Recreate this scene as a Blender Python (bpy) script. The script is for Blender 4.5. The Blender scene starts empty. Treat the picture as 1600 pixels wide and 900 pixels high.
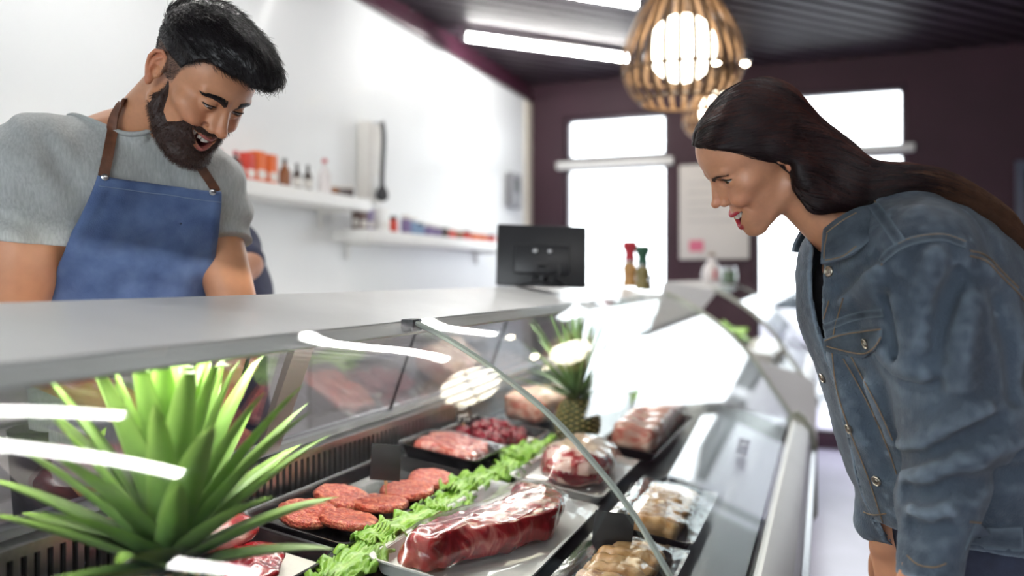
import bpy, bmesh, math, random
import numpy as np
from mathutils import Vector, Matrix, noise as mnoise
from mathutils.bvhtree import BVHTree
R = random.Random(7)
SC = bpy.context.scene
COL = SC.collection
PI = math.pi
# ---------------------------------------------------------------- camera frame
F = 1300.0
H = 1.32
HORIZ = 432.0
YAW = math.atan2(490, 1300)
SN, CS = math.sin(YAW), math.cos(YAW)

def W(px, py, d):
    """point seen at photo position (px,py) at distance d along the view axis"""
    r = (px - 800) / F * d
    return Vector((r * CS - d * SN, r * SN + d * CS, H - (py - HORIZ) / F * d))

def onX(px, py, X):
    A = (px - 800) / F * CS - SN
    return W(px, py, X / A)

def onY(px, py, Y):
    return W(px, py, Y / ((px - 800) / F * SN + CS))

def onZ(px, py, Z):
    return W(px, py, (H - Z) * F / (py - HORIZ))

def proj(p):
    r = p[0] * CS + p[1] * SN
    d = -p[0] * SN + p[1] * CS
    return 800 + F * r / d, HORIZ - F * (p[2] - H) / d, d

def deckz(X):
    return H - .44 - .142857 * (X + .98)

def deck(px, py, up=0.0):
    A = (px - 800) / F * CS - SN
    B = (py - HORIZ) / F
    return W(px, py, (.58 - up) / (B - .142857 * A))

# ---------------------------------------------------------------- materials
MATS = {}
def mat(name, col, rough=.5, metal=0.0, var=0.0, vscale=8.0, bump=0.0, bscale=60.0, spec=.5, emit=None, estr=0.0,
        col2=None, coat=0.0, sss=0.0, stretch=None, detail=4.0, attr=None, sheen=0.0):
    if name in MATS:
        return MATS[name]
    m = bpy.data.materials.new(name)
    m.use_nodes = True
    nt = m.node_tree
    b = nt.nodes['Principled BSDF']
    b.inputs['Base Color'].default_value = (*col, 1)
    b.inputs['Roughness'].default_value = rough
    b.inputs['Metallic'].default_value = metal
    b.inputs['Specular IOR Level'].default_value = spec
    b.inputs['Coat Weight'].default_value = coat
    b.inputs['Coat Roughness'].default_value = .08
    b.inputs['Sheen Weight'].default_value = sheen
    if sss:
        b.inputs['Subsurface Weight'].default_value = sss
        b.inputs['Subsurface Radius'].default_value = (.012, .005, .003)
        b.inputs['Subsurface Scale'].default_value = .6
    tc = nt.nodes.new('ShaderNodeTexCoord')
    mp = nt.nodes.new('ShaderNodeMapping')
    nt.links.new(tc.outputs['Object'], mp.inputs['Vector'])
    if stretch:
        mp.inputs['Scale'].default_value = stretch
    base = None
    if attr:
        at = nt.nodes.new('ShaderNodeAttribute')
        at.attribute_name = attr
        base = at.outputs['Color']
        nt.links.new(base, b.inputs['Base Color'])
    if var or col2:
        n = nt.nodes.new('ShaderNodeTexNoise')
        n.inputs['Scale'].default_value = vscale
        n.inputs['Detail'].default_value = detail
        nt.links.new(mp.outputs[0], n.inputs['Vector'])
        r = nt.nodes.new('ShaderNodeValToRGB')
        nt.links.new(n.outputs['Fac'], r.inputs['Fac'])
        if col2:
            r.color_ramp.elements[0].position = .5 - .5 * (var or .3)
            r.color_ramp.elements[1].position = .5 + .5 * (var or .3)
            r.color_ramp.elements[0].color = (*col, 1)
            r.color_ramp.elements[1].color = (*col2, 1)
            nt.links.new(r.outputs[0], b.inputs['Base Color'])
        else:
            r.color_ramp.elements[0].position = .3
            r.color_ramp.elements[1].position = .7
            lo, hi = 1 - var, 1 + var
            r.color_ramp.elements[0].color = (lo, lo, lo, 1)
            r.color_ramp.elements[1].color = (hi, hi, hi, 1)
            mx = nt.nodes.new('ShaderNodeMix')
            mx.data_type = 'RGBA'
            mx.blend_type = 'MULTIPLY'
            mx.inputs[0].default_value = 1
            if base is not None:
                nt.links.new(base, mx.inputs[6])
            else:
                mx.inputs[6].default_value = (*col, 1)
            nt.links.new(r.outputs[0], mx.inputs[7])
            nt.links.new(mx.outputs[2], b.inputs['Base Color'])
    if bump:
        n2 = nt.nodes.new('ShaderNodeTexNoise')
        n2.inputs['Scale'].default_value = bscale
        n2.inputs['Detail'].default_value = 3
        nt.links.new(mp.outputs[0], n2.inputs['Vector'])
        bp = nt.nodes.new('ShaderNodeBump')
        bp.inputs['Strength'].default_value = bump
        bp.inputs['Distance'].default_value = .01
        nt.links.new(n2.outputs['Fac'], bp.inputs['Height'])
        nt.links.new(bp.outputs[0], b.inputs['Normal'])
    if emit:
        b.inputs['Emission Color'].default_value = (*emit, 1)
        b.inputs['Emission Strength'].default_value = estr
    MATS[name] = m
    return m

def glass_mat(name, tint=(.96, .985, .975), r0=.04, gain=.9, rough=0.0, power=5.0):
    if name in MATS:
        return MATS[name]
    m = bpy.data.materials.new(name)
    m.use_nodes = True
    nt = m.node_tree
    nt.nodes.remove(nt.nodes['Principled BSDF'])
    out = nt.nodes['Material Output']
    lw = nt.nodes.new('ShaderNodeLayerWeight')
    lw.inputs['Blend'].default_value = .5
    pw = nt.nodes.new('ShaderNodeMath'); pw.operation = 'POWER'; pw.inputs[1].default_value = power
    ml = nt.nodes.new('ShaderNodeMath'); ml.operation = 'MULTIPLY_ADD'
    ml.inputs[1].default_value = gain - r0; ml.inputs[2].default_value = r0
    nt.links.new(lw.outputs['Facing'], pw.inputs[0])
    nt.links.new(pw.outputs[0], ml.inputs[0])
    t = nt.nodes.new('ShaderNodeBsdfTransparent'); t.inputs['Color'].default_value = (*tint, 1)
    g = nt.nodes.new('ShaderNodeBsdfGlossy'); g.inputs['Roughness'].default_value = rough
    mx = nt.nodes.new('ShaderNodeMixShader')
    nt.links.new(ml.outputs[0], mx.inputs[0])
    nt.links.new(t.outputs[0], mx.inputs[1])
    nt.links.new(g.outputs[0], mx.inputs[2])
    nt.links.new(mx.outputs[0], out.inputs['Surface'])
    MATS[name] = m
    return m

# ---------------------------------------------------------------- mesh building
class MB:
    def __init__(self):
        self.v, self.f, self.mi = [], [], []
    def add(self, vs, fs, mi=0):
        b = len(self.v)
        self.v += [tuple(p) for p in vs]
        self.f += [tuple(b + i for i in f) for f in fs]
        self.mi += [mi] * len(fs)
        return self
    def box(self, lo, hi, bev=0.0, mi=0, M=None):
        lo, hi = Vector(lo), Vector(hi)
        bm = bmesh.new()
        bmesh.ops.create_cube(bm, size=1)
        for v in bm.verts:
            v.co = Vector([(lo[i] + hi[i]) / 2 + v.co[i] * (hi[i] - lo[i]) for i in range(3)])
        if bev:
            bmesh.ops.bevel(bm, geom=bm.edges[:], offset=bev, segments=2, profile=.6, affect='EDGES')
        if M is not None:
            bmesh.ops.transform(bm, matrix=M, verts=bm.verts)
        bm.verts.index_update()
        self.add([v.co for v in bm.verts], [[v.index for v in f.verts] for f in bm.faces], mi)
        bm.free()
        return self
    def tube(self, pts, r, n=8, mi=0, cap=True, closed=False, flat=1.0, up=None):
        pts = [Vector(p) for p in pts]
        N = len(pts)
        rs = r if isinstance(r, (list, tuple)) else [r] * N
        vs, fs = [], []
        prev = None
        for i, p in enumerate(pts):
            if closed:
                t = pts[(i + 1) % N] - pts[i - 1]
            else:
                t = pts[min(i + 1, N - 1)] - pts[max(i - 1, 0)]
            t = t.normalized() if t.length > 1e-9 else Vector((0, 0, 1))
            if prev is None:
                a = Vector(up) if up is not None else (Vector((0, 0, 1)) if abs(t.z) < .9 else Vector((1, 0, 0)))
                u = (a - t * a.dot(t)).normalized()
            else:
                u = prev - t * prev.dot(t)
                u = u.normalized() if u.length > 1e-6 else t.orthogonal().normalized()
            prev = u
            w = t.cross(u)
            for k in range(n):
                an = 2 * PI * k / n
                vs.append(p + (u * math.cos(an) * flat + w * math.sin(an)) * rs[i])
        M = N if closed else N - 1
        for i in range(M):
            for k in range(n):
                a, b = i * n + k, i * n + (k + 1) % n
                c, d = ((i + 1) % N) * n + (k + 1) % n, ((i + 1) % N) * n + k
                fs.append((a, b, c, d))
        if cap and not closed:
            fs.append(tuple(range(n - 1, -1, -1)))
            fs.append(tuple((N - 1) * n + k for k in range(n)))
        return self.add(vs, fs, mi)
    def lathe(self, prof, c=(0, 0, 0), n=24, mi=0, M=None, capb=True, capt=True):
        vs, fs = [], []
        for (r, z) in prof:
            for k in range(n):
                a = 2 * PI * k / n
                p = Vector((r * math.cos(a), r * math.sin(a), z))
                if M is not None:
                    p = M @ p
                vs.append(p + Vector(c))
        for i in range(len(prof) - 1):
            for k in range(n):
                fs.append((i * n + k, i * n + (k + 1) % n, (i + 1) * n + (k + 1) % n, (i + 1) * n + k))
        if capb:
            fs.append(tuple(range(n - 1, -1, -1)))
        if capt:
            fs.append(tuple((len(prof) - 1) * n + k for k in range(n)))
        return self.add(vs, fs, mi)
    def prism(self, poly, axis_vec, mi=0):
        """closed 3D polygon swept along axis_vec"""
        n = len(poly)
        a = Vector(axis_vec)
        vs = [Vector(p) for p in poly] + [Vector(p) + a for p in poly]
        fs = [tuple(range(n - 1, -1, -1)), tuple(range(n, 2 * n))]
        for i in range(n):
            fs.append((i, (i + 1) % n, n + (i + 1) % n, n + i))
        return self.add(vs, fs, mi)
    def grid(self, rows, mi=0, closed_u=False):
        nr, nc = len(rows), len(rows[0])
        vs = [p for r in rows for p in r]
        fs = []
        for i in range(nr - 1):
            for j in range(nc if closed_u else nc - 1):
                k = (j + 1) % nc
                fs.append((i * nc + j, i * nc + k, (i + 1) * nc + k, (i + 1) * nc + j))
        return self.add(vs, fs, mi)
    def sheet(self, rows, th=.003, nrm=None, mi=0):
        """grid surface given real thickness"""
        rows = [[Vector(p) for p in r] for r in rows]
        nr, nc = len(rows), len(rows[0])
        def N(i, j):
            if nrm is not None:
                return Vector(nrm)
            a = rows[min(i + 1, nr - 1)][j] - rows[max(i - 1, 0)][j]
            b = rows[i][min(j + 1, nc - 1)] - rows[i][max(j - 1, 0)]
            n = a.cross(b)
            return n.normalized() if n.length > 1e-12 else Vector((0, 0, 1))
        top = [rows[i][j] + N(i, j) * th / 2 for i in range(nr) for j in range(nc)]
        bot = [rows[i][j] - N(i, j) * th / 2 for i in range(nr) for j in range(nc)]
        m = nr * nc
        fs = []
        for i in range(nr - 1):
            for j in range(nc - 1):
                a, b, c, d = i * nc + j, i * nc + j + 1, (i + 1) * nc + j + 1, (i + 1) * nc + j
                fs.append((a, d, c, b))
                fs.append((m + a, m + b, m + c, m + d))
        ring = [j for j in range(nc)] + [i * nc + nc - 1 for i in range(1, nr)] + [(nr - 1) * nc + j for j in range(nc - 2, -1, -1)] + [i * nc for i in range(nr - 2, 0, -1)]
        for a, b in zip(ring, ring[1:] + ring[:1]):
            fs.append((a, b, m + b, m + a))
        return self.add(top + bot, fs, mi)
    def build(self, name, material, parent=None, smooth=True, angle=40, origin=None):
        me = bpy.data.meshes.new(name)
        o0 = Vector(origin) if origin is not None else Vector((0, 0, 0))
        me.from_pydata([tuple(Vector(p) - o0) for p in self.v], [], self.f)
        me.validate()
        mats = material if isinstance(material, (list, tuple)) else [material]
        for m in mats:
            me.materials.append(m)
        if len(mats) > 1 and len(me.polygons) == len(self.mi):
            me.polygons.foreach_set('material_index', self.mi)
        bm = bmesh.new(); bm.from_mesh(me)
        bmesh.ops.recalc_face_normals(bm, faces=bm.faces)
        bm.to_mesh(me); bm.free()
        if smooth:
            me.shade_smooth()
            me.set_sharp_from_angle(angle=math.radians(angle))
        o = bpy.data.objects.new(name, me)
        COL.objects.link(o)
        o.location = o0
        if parent is not None:
            o.parent = parent
            o.location = o0 - parent_off(parent)
        return o

def parent_off(p):
    v = Vector((0, 0, 0))
    while p is not None:
        v += p.location
        p = p.parent
    return v

def tag(o, label=None, cat=None, group=None, kind=None):
    if label: o['label'] = label
    if cat: o['category'] = cat
    if group: o['group'] = group
    if kind: o['kind'] = kind
    return o

def empty(name, loc, label=None, cat=None, group=None):
    o = bpy.data.objects.new(name, None)
    o.empty_display_size = .05
    COL.objects.link(o)
    o.location = loc
    return tag(o, label, cat, group)

def struct(o):
    o['kind'] = 'structure'
    return o

def copy_tree(o, parent=None):
    c = o.copy()
    COL.objects.link(c)
    if parent is not None:
        c.parent = parent
    for ch in list(o.children):
        copy_tree(ch, c)
    return c

def lin(r, g, b):
    f = lambda c: (c / 255 / 12.92) if c / 255 <= .04045 else ((c / 255 + .055) / 1.055) ** 2.4
    return (f(r), f(g), f(b))

def smoothpts(pts, n=6, closed=False):
    """Catmull-Rom through the points"""
    pts = [Vector(p) for p in pts]
    N = len(pts)
    out = []
    rng = range(N if closed else N - 1)
    for i in rng:
        if closed:
            p0, p1, p2, p3 = pts[i - 1], pts[i], pts[(i + 1) % N], pts[(i + 2) % N]
        else:
            p0, p1, p2, p3 = pts[max(i - 1, 0)], pts[i], pts[i + 1], pts[min(i + 2, N - 1)]
        for k in range(n):
            t = k / n
            out.append(.5 * ((2 * p1) + (p2 - p0) * t + (2 * p0 - 5 * p1 + 4 * p2 - p3) * t * t + (3 * p1 - p0 - 3 * p2 + p3) * t ** 3))
    if not closed:
        out.append(pts[-1])
    return out
# ================================================================ camera, light, render look
cam = bpy.data.cameras.new('camera')
co = bpy.data.objects.new('camera', cam); COL.objects.link(co)
co.location = (0, 0, H)
co.rotation_euler = (PI / 2, 0, YAW)
cam.sensor_width = 36
cam.lens = 36 * F / 1600
cam.shift_y = -(450 - HORIZ) / 1600
cam.clip_start = .02
cam.dof.use_dof = True
cam.dof.focus_distance = 1.38
cam.dof.aperture_fstop = 1.7
SC.camera = co
SC.view_settings.view_transform = 'Standard'
SC.view_settings.look = 'None'
SC.view_settings.gamma = 1
SC.view_settings.use_curve_mapping = False
SC.view_settings.exposure = 0.0
SC.cycles.use_denoising = True
SC.cycles.max_bounces = 8
SC.cycles.transparent_max_bounces = 32
SC.cycles.sample_clamp_indirect = 6
SC.cycles.caustics_reflective = False
SC.cycles.caustics_refractive = False

w = bpy.data.worlds.new('sky'); SC.world = w
w.use_nodes = True
w.node_tree.nodes['Background'].inputs[0].default_value = (.93, .97, 1, 1)
w.node_tree.nodes['Background'].inputs[1].default_value = 2.6

YB = 6.84          # back wall
XL = -2.4          # white wall
ZC = H + 1.66      # ceiling

purple = mat('aubergine_wall_paint', (.040, .010, .021), .6, var=.12, vscale=3, bump=.05)
purple_gloss = mat('aubergine_trim_paint', (.062, .018, .034), .3, var=.1, vscale=3)
white_wall = mat('glossy_white_wall_panel', (.82, .845, .855), .42, var=.03, vscale=1.5, coat=.08)
white_pl = mat('white_lacquer', (.80, .80, .78), .35, var=.03, vscale=5)
cream = mat('cream_trim', (.72, .67, .58), .5, var=.05)
dark_ceiling = mat('dark_ceiling_paint', (.020, .012, .020), .5, var=.2, vscale=5)
slat_mat = mat('dark_ceiling_slat_metal', (.035, .022, .032), .52, var=.15, vscale=3, spec=.45)
floor_mat = mat('lavender_grey_floor_tile', (.46, .42, .55), .3, var=.12, vscale=2.5, bump=.03, bscale=15)

# floor
struct(MB().box((-3.2, -3, -.1), (5, 9.5, 0)).build('floor', floor_mat))
# ceiling with slats laid at an angle
mb = MB().box((-2.9, -3.2, ZC + .06), (5, YB + .3, ZC + .16))
struct(mb.build('ceiling', dark_ceiling))
ms = MB()
dvec = Vector((math.sin(math.radians(42)), math.cos(math.radians(42)), 0))
nvec = Vector((dvec.y, -dvec.x, 0))
for i in range(-95, 75):
    o = nvec * (i * .12) + Vector((0, 3, ZC + .03))
    # clip each slat to the room rectangle
    t0, t1 = -20, 20
    for ax, lo, hi in ((0, -2.45, 5), (1, -3.0, YB)):
        a, b = (lo - o[ax]) / dvec[ax], (hi - o[ax]) / dvec[ax]
        t0, t1 = max(t0, min(a, b)), min(t1, max(a, b))
    if t1 - t0 < .1:
        continue
    p, q = o + dvec * t0, o + dvec * t1
    h = nvec * .035
    ms.prism([p - h + Vector((0, 0, -.03)), p + h + Vector((0, 0, -.03)), p + h + Vector((0, 0, .02)), p - h + Vector((0, 0, .02))], q - p)
sl = ms.build('ceiling_slats', slat_mat, smooth=False); struct(sl)

# left wall: white panelling below an aubergine band
struct(MB().box((XL - .12, -3.0, 0), (XL, YB - .02, H + 1.51)).build('wall_left', white_wall))
struct(MB().box((XL - .16, -3.0, H + 1.51), (XL + .03, YB, H + 1.575), .006).box((XL - .16, -3.0, H + 1.575), (XL - .01, YB, ZC + .06)).build('trim_1', purple_gloss))
struct(MB().box((XL - .005, YB - .18, 0), (XL + .02, YB - .02, H + 1.50), .004).build('trim_2', cream))

# back wall with its openings
def bw(px, py):
    p = onY(px, py, YB)
    return p.x, p.z
xd0, xd1 = bw(882, 300)[0], bw(1043, 300)[0]       # glazed door on the left with a transom over it
zt1 = bw(962, 178)[1]; zt0 = bw(962, 242)[1]; zd1 = bw(962, 258)[1]
xr0, xr1 = bw(1180, 200)[0], bw(1417, 200)[0]       # wide window on the right
zr1 = bw(1333, 137)[1]; zr0 = bw(1377, 226)[1]; zq1 = bw(1377, 237)[1]
Zt = ZC + .06
mb = MB()
mb.box((XL - .1, YB, 0), (xd0, YB + .2, Zt))
mb.box((xd0, YB, zt1), (xd1, YB + .2, Zt))
mb.box((xd1, YB, 0), (xr0, YB + .2, Zt))
mb.box((xr0, YB, zr1), (xr1, YB + .2, Zt))
mb.box((xr1, YB, 1.50), (5, YB + .2, Zt)).box((xr1, YB, 0), (xr1 + .06, YB + .2, 1.50)).box((1.45, YB, 0), (5, YB + .2, 1.50))
struct(mb.build('wall_back', purple, smooth=False))
pane = glass_mat('window_glass', (.97, .985, .99), .03, .5)
def framed(name, x0, x1, z0, z1, fw, m, pn='glass_pane', y0=YB + .03, y1=YB + .12):
    mb = MB()
    mb.box((x0, y0, z0), (x0 + fw, y1, z1), .004).box((x1 - fw, y0, z0), (x1, y1, z1), .004)
    mb.box((x0 + fw, y0, z0), (x1 - fw, y1, z0 + fw), .004).box((x0 + fw, y0, z1 - fw), (x1 - fw, y1, z1), .004)
    o = struct(mb.build(name, m))
    g = MB().box((x0 + fw, (y0 + y1) / 2 - .004, z0 + fw), (x1 - fw, (y0 + y1) / 2 + .004, z1 - fw)).build(pn, pane, o)
    return o
dkframe = mat('dark_window_frame', (.045, .022, .035), .4, var=.1)
framed('window_1', xd0, xd1, zt0 - .03, zt1, .035, dkframe)
d1 = framed('door_1', xd0, xd1, 0.0, zd1, .03, dkframe)
MB().box((xd0 - .06, YB - .05, zd1 - .02), (xd1 + .05, YB + .02, zd1 + .045), .01).build('head_rail', white_pl, d1)
framed('window_2', xr0, xr1, zr0 - .03, zr1, .035, dkframe)
w3 = framed('window_3', xr0, xr1, .10, zq1, .03, dkframe)
framed('window_5', xr1 + .06, 1.45, .10, 1.50, .03, dkframe)
MB().box((xr0 - .05, YB - .05, zq1 - .01), (xr1 + .05, YB + .02, zq1 + .05), .01).build('head_rail', white_pl, w3)
struct(MB().box((xr0, YB + .02, 0), (1.45, YB + .16, .10)).build('wall_back_apron', purple, smooth=False))
struct(MB().box((XL, YB - .02, 0), (xd0, YB, .1)).box((xd1, YB - .02, 0), (5, YB, .1)).build('baseboard_back', purple_gloss, smooth=False))
# far right: framed dark doorway edge
x0, _ = bw(1585, 300)
d2 = framed('door_2', x0, x0 + .95, 0.0, bw(1590, 252)[1], .06, mat('steel_blue_frame', (.10, .11, .16), .35, var=.1), 'door_panel', YB - .05, YB - .005)
# whiteboard between the windows
x0, z1 = bw(1062, 259); x1, z0 = bw(1171, 405)
wb = empty('notice_board', ((x0 + x1) / 2, YB, z0), 'white notice board with a pink note on the aubergine wall between the windows', 'notice board')
MB().box((x0, YB - .03, z0), (x1, YB - .002, z1), .012).build('board', mat('whiteboard', (.70, .66, .62), .5, var=.04, vscale=4), wb)
nx0, nz1 = bw(1078, 376); nx1, nz0 = bw(1100, 393)
MB().box((nx0, YB - .034, nz0), (nx1, YB - .0295, nz1)).build('pink_note', mat('pink_paper', (.75, .18, .28), .7, var=.05), wb)
mb = MB()
for (a, b, c, d) in ((1076, 282, 1150, 284), (1076, 297, 1140, 299), (1076, 312, 1152, 314), (1076, 327, 1128, 329), (1076, 342, 1146, 344)):
    q0, q1 = bw(a, b), bw(c, d)
    mb.box((q0[0], YB - .0325, q1[1] - .012), (q1[0], YB - .0295, q1[1] + .008))
mb.build('faint_writing', mat('faint_grey_ink', (.58, .55, .53), .6, var=.1), wb)

# right wall far out of frame closes the dark corner
struct(MB().box((4.2, -3.0, 0), (4.4, YB, Zt)).build('wall_right', purple, smooth=False))
# unseen shop front: wall added to cut light, one wide window to light people
mb = MB().box((-2.5, -3.2, 0), (4.2, -3.0, .8)).box((-2.5, -3.2, 2.6), (4.2, -3.0, Zt)).box((-2.5, -3.2, .8), (-2.1, -3.0, 2.6)).box((1.0, -3.2, .8), (4.2, -3.0, 2.6))
struct(mb.build('wall_front_added', white_wall, smooth=False))
framed('window_4_added', -2.1, 1.0, .8, 2.6, .05, white_pl, 'glass_pane', -3.15, -3.05)
# outside: pale pavement
struct(MB().box((-6, YB + .21, -.15), (8, 30, -.02)).build('outside_pavement', mat('pale_paving', (.55, .56, .58), .8, var=.1, vscale=1)))

# ---------------------------------------------------------------- lamps on the ceiling
tube_em = mat('led_tube_diffuser', (.9, .88, .8), .5, emit=(1.0, .985, .95), estr=21.0, var=.02)
alu = mat('brushed_aluminium', (.55, .56, .57), .32, 1.0, var=.08, vscale=20, stretch=(1, 30, 1))
def led(p, q, label, name='ceiling_tube_lamp'):
    p, q = Vector(p), Vector(q)
    e = empty(name, (p + q) / 2, label, 'ceiling lamp', 'linear lamps on the ceiling')
    n = 14
    MB().tube([p.lerp(q, i / n) for i in range(n + 1)], .022, 12).build('diffuser_tube', tube_em, e)
    u = Vector((0, 0, .04))
    MB().tube([p + u, q + u], .022, 8).build('housing', alu, e)
    d = (q - p).normalized()
    for s, a in ((-1, p), (1, q)):
        MB().tube([a + d * s * .001, a + d * s * .025], .03, 12).build('end_cap', alu, e)
    return e
zt = H + 1.62 - .03
pa, pb = onZ(728, 58, zt), onZ(978, 91, zt)
led(pa, pb, 'long glowing tube lamp near the white wall top, fully in view')
pb2 = onZ(992, 6, zt)
pa2 = pb2 + (pa - pb)
led(pa2, pb2, 'glowing tube lamp nearer the viewer, only its end showing at the top edge')
ZT_ = pa.z
for a, b, lab in (((-2.04, 1.29), (-1.17, 2.25), 'glowing tube lamp over the serving side, out of the picture above the man'),
                  ((-1.50, 1.37), (-.62, 2.33), 'glowing tube lamp over the counter, out of the picture'),
                  ((-.12, 2.19), (.31, 2.67), 'glowing tube lamp over the customers, out of the picture'),
                  ((1.2, -1.3), (2.1, -.3), 'unseen tube lamp added for light behind the viewer, nearer the shop front'),  # extra tube, added to brighten the customers' side
                  ((2.4, .2), (3.3, 1.2), 'unseen tube lamp added for light behind the woman, out of the picture')):  # likewise an unseen tube added for more light
    led((a[0], a[1], ZT_), (b[0], b[1], ZT_), lab)
# small round spots
def spot(px, py, label):
    p = onZ(px, py, zt - .02)
    e = empty('ceiling_spotlight', p, label, 'spotlight', 'small round spotlights on the ceiling')
    MB().lathe([(.05, .04), (.05, -.02), (.04, -.03)], p, 20, capb=False).build('housing', alu, e)
    MB().lathe([(.036, -.028), (.030, -.038), (.001, -.042)], p, 16, capb=False).build('bulb', mat('warm_spot_bulb', (.9, .8, .6), .4, emit=(1, .85, .6), estr=25, var=.01), e)
    MB().tube([p + Vector((0, 0, .04)), p + Vector((0, 0, .11))], .012, 8).build('stem', alu, e)
spot(1017, 93, 'small lit ceiling spotlight seen at the near side of the wooden pendant lamp')
spot(1118, 90, 'small lit ceiling spotlight showing through the ribs of the wooden pendant')
spot(1161, 93, 'small lit ceiling spotlight just clear of the wooden pendant, by the lamp cord')

wood = mat('pale_bent_wood', (.17, .095, .045), .5, var=.25, vscale=12, stretch=(1, 1, 6))
globe_em = mat('opal_globe', (.95, .92, .85), .4, emit=(1, .90, .70), estr=5.0, var=.01)
def pendant(c, rad, hgt, label, rot=0, cord_top=None, nrib=26, glow=globe_em):
    """teardrop cage of bent wooden ribs round an opal globe; c = bottom centre"""
    c = Vector(c)
    e = empty('pendant_lamp', c, label, 'pendant lamp', 'wooden teardrop pendant lamps')
    prof = [(.70, 0.0), (.86, .06), (.97, .16), (1.0, .27), (.95, .40), (.80, .54), (.58, .68), (.38, .80), (.25, .90), (.18, 1.0)]
    pr = [Vector((a * rad, 0, b * hgt)) for a, b in prof]
    pr = smoothpts(pr, 4)
    for k in range(nrib):
        mb = MB()
        an = rot + 2 * PI * k / nrib
        ca, sa = math.cos(an), math.sin(an)
        rows = []
        for p in pr:
            w_ = .010
            rows.append([c + Vector((ca * p.x - sa * s * w_, sa * p.x + ca * s * w_, p.z)) for s in (-1, 1)])
        mb.sheet(rows, .004)
        mb.build('rib', wood, e)
    for fr, zz in ((.70, 0.0), (.98, .19), (.20, .97)):
        ring = [c + Vector((math.cos(2 * PI * i / 40) * rad * fr, math.sin(2 * PI * i / 40) * rad * fr, zz * hgt)) for i in range(40)]
        MB().tube(ring, .007, 6, closed=True).build('ring', wood, e)
    g = MB()
    gr = rad * .56
    g.lathe([(max(gr * math.sin(PI * i / 16), .001), gr * .5 * 0 - gr * math.cos(PI * i / 16)) for i in range(17)], c + Vector((0, 0, hgt * .36)), 28, capb=False, capt=False)
    g.build('opal_globe', glow, e)
    ct = cord_top if cord_top is not None else Vector((c.x, c.y, ZC - .005))
    top = c + Vector((0, 0, hgt * .97))
    MB().tube(smoothpts([c + Vector((0, 0, hgt * .6)), top, (top + ct) / 2 + Vector((.01, 0, 0)), ct], 4), .006, 6).build('cord', wood, e)
    MB().lathe([(.05, 0), (.05, -.02), (.03, -.035)], ct, 20).build('ceiling_rose', alu, e)
    return e
pd = 3.45
pc = W(1066, 160, pd)
pendant(pc, 93 / F * pd, .62, 'large wooden teardrop pendant lamp with a glowing globe, nearest and complete')
pd2 = 5.2
pc2 = W(1128, 214, pd2)
pendant(pc2, 60 / F * pd2, .42, 'second wooden pendant lamp, partly hidden behind the dark haired woman', .1)
# ================================================================ the refrigerated counter
top_stone = mat('warm_white_counter_top', (.82, .83, .82), .3, var=.05, vscale=6, coat=.1)
lip_mat = mat('pale_grey_lip', (.82, .84, .83), .35, var=.05)
steel = mat('brushed_steel', (.55, .56, .57), .28, 1.0, var=.1, vscale=10, stretch=(1, 12, 1))
deck_steel = mat('dark_steel_deck', (.050, .050, .056), .28, .5, var=.2, vscale=4)
black_gap = mat('black_recess', (.012, .012, .014), .8, var=.1)
dark_edge = mat('dark_glass_edge_seal', (.05, .055, .06), .35, var=.1)
refl_strip_mat = mat('brown_grey_reflection', (.15, .13, .12), .35, .3, var=.15)
olive = mat('olive_grey_bumper', (.30, .31, .24), .45, var=.1)
edge_green = mat('pale_green_glass_edge', (.50, .56, .50), .15, var=.05)
front_glass = glass_mat('curved_front_glass', (.975, .99, .985), .035, .62, 0, 4.8)
back_glass = glass_mat('sliding_rear_glass', (.93, .91, .93), .16, .9, .01, 4)
strip_em = mat('case_light_strip', (.9, .9, .9), .5, emit=(1, .96, .9), estr=20, var=.01)
PROF = smoothpts([(-.62, 0, -.072), (-.55, 0, -.103), (-.470, 0, -.150), (-.385, 0, -.212), (-.312, 0, -.285), (-.258, 0, -.350), (-.207, 0, -.430), (-.160, 0, -.500), (-.118, 0, -.562)], 4)
PROF = [(p.x, p.z) for p in PROF]

def pf(y, pts):
    return [Vector((a, y, H + b)) for a, b in pts]

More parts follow.
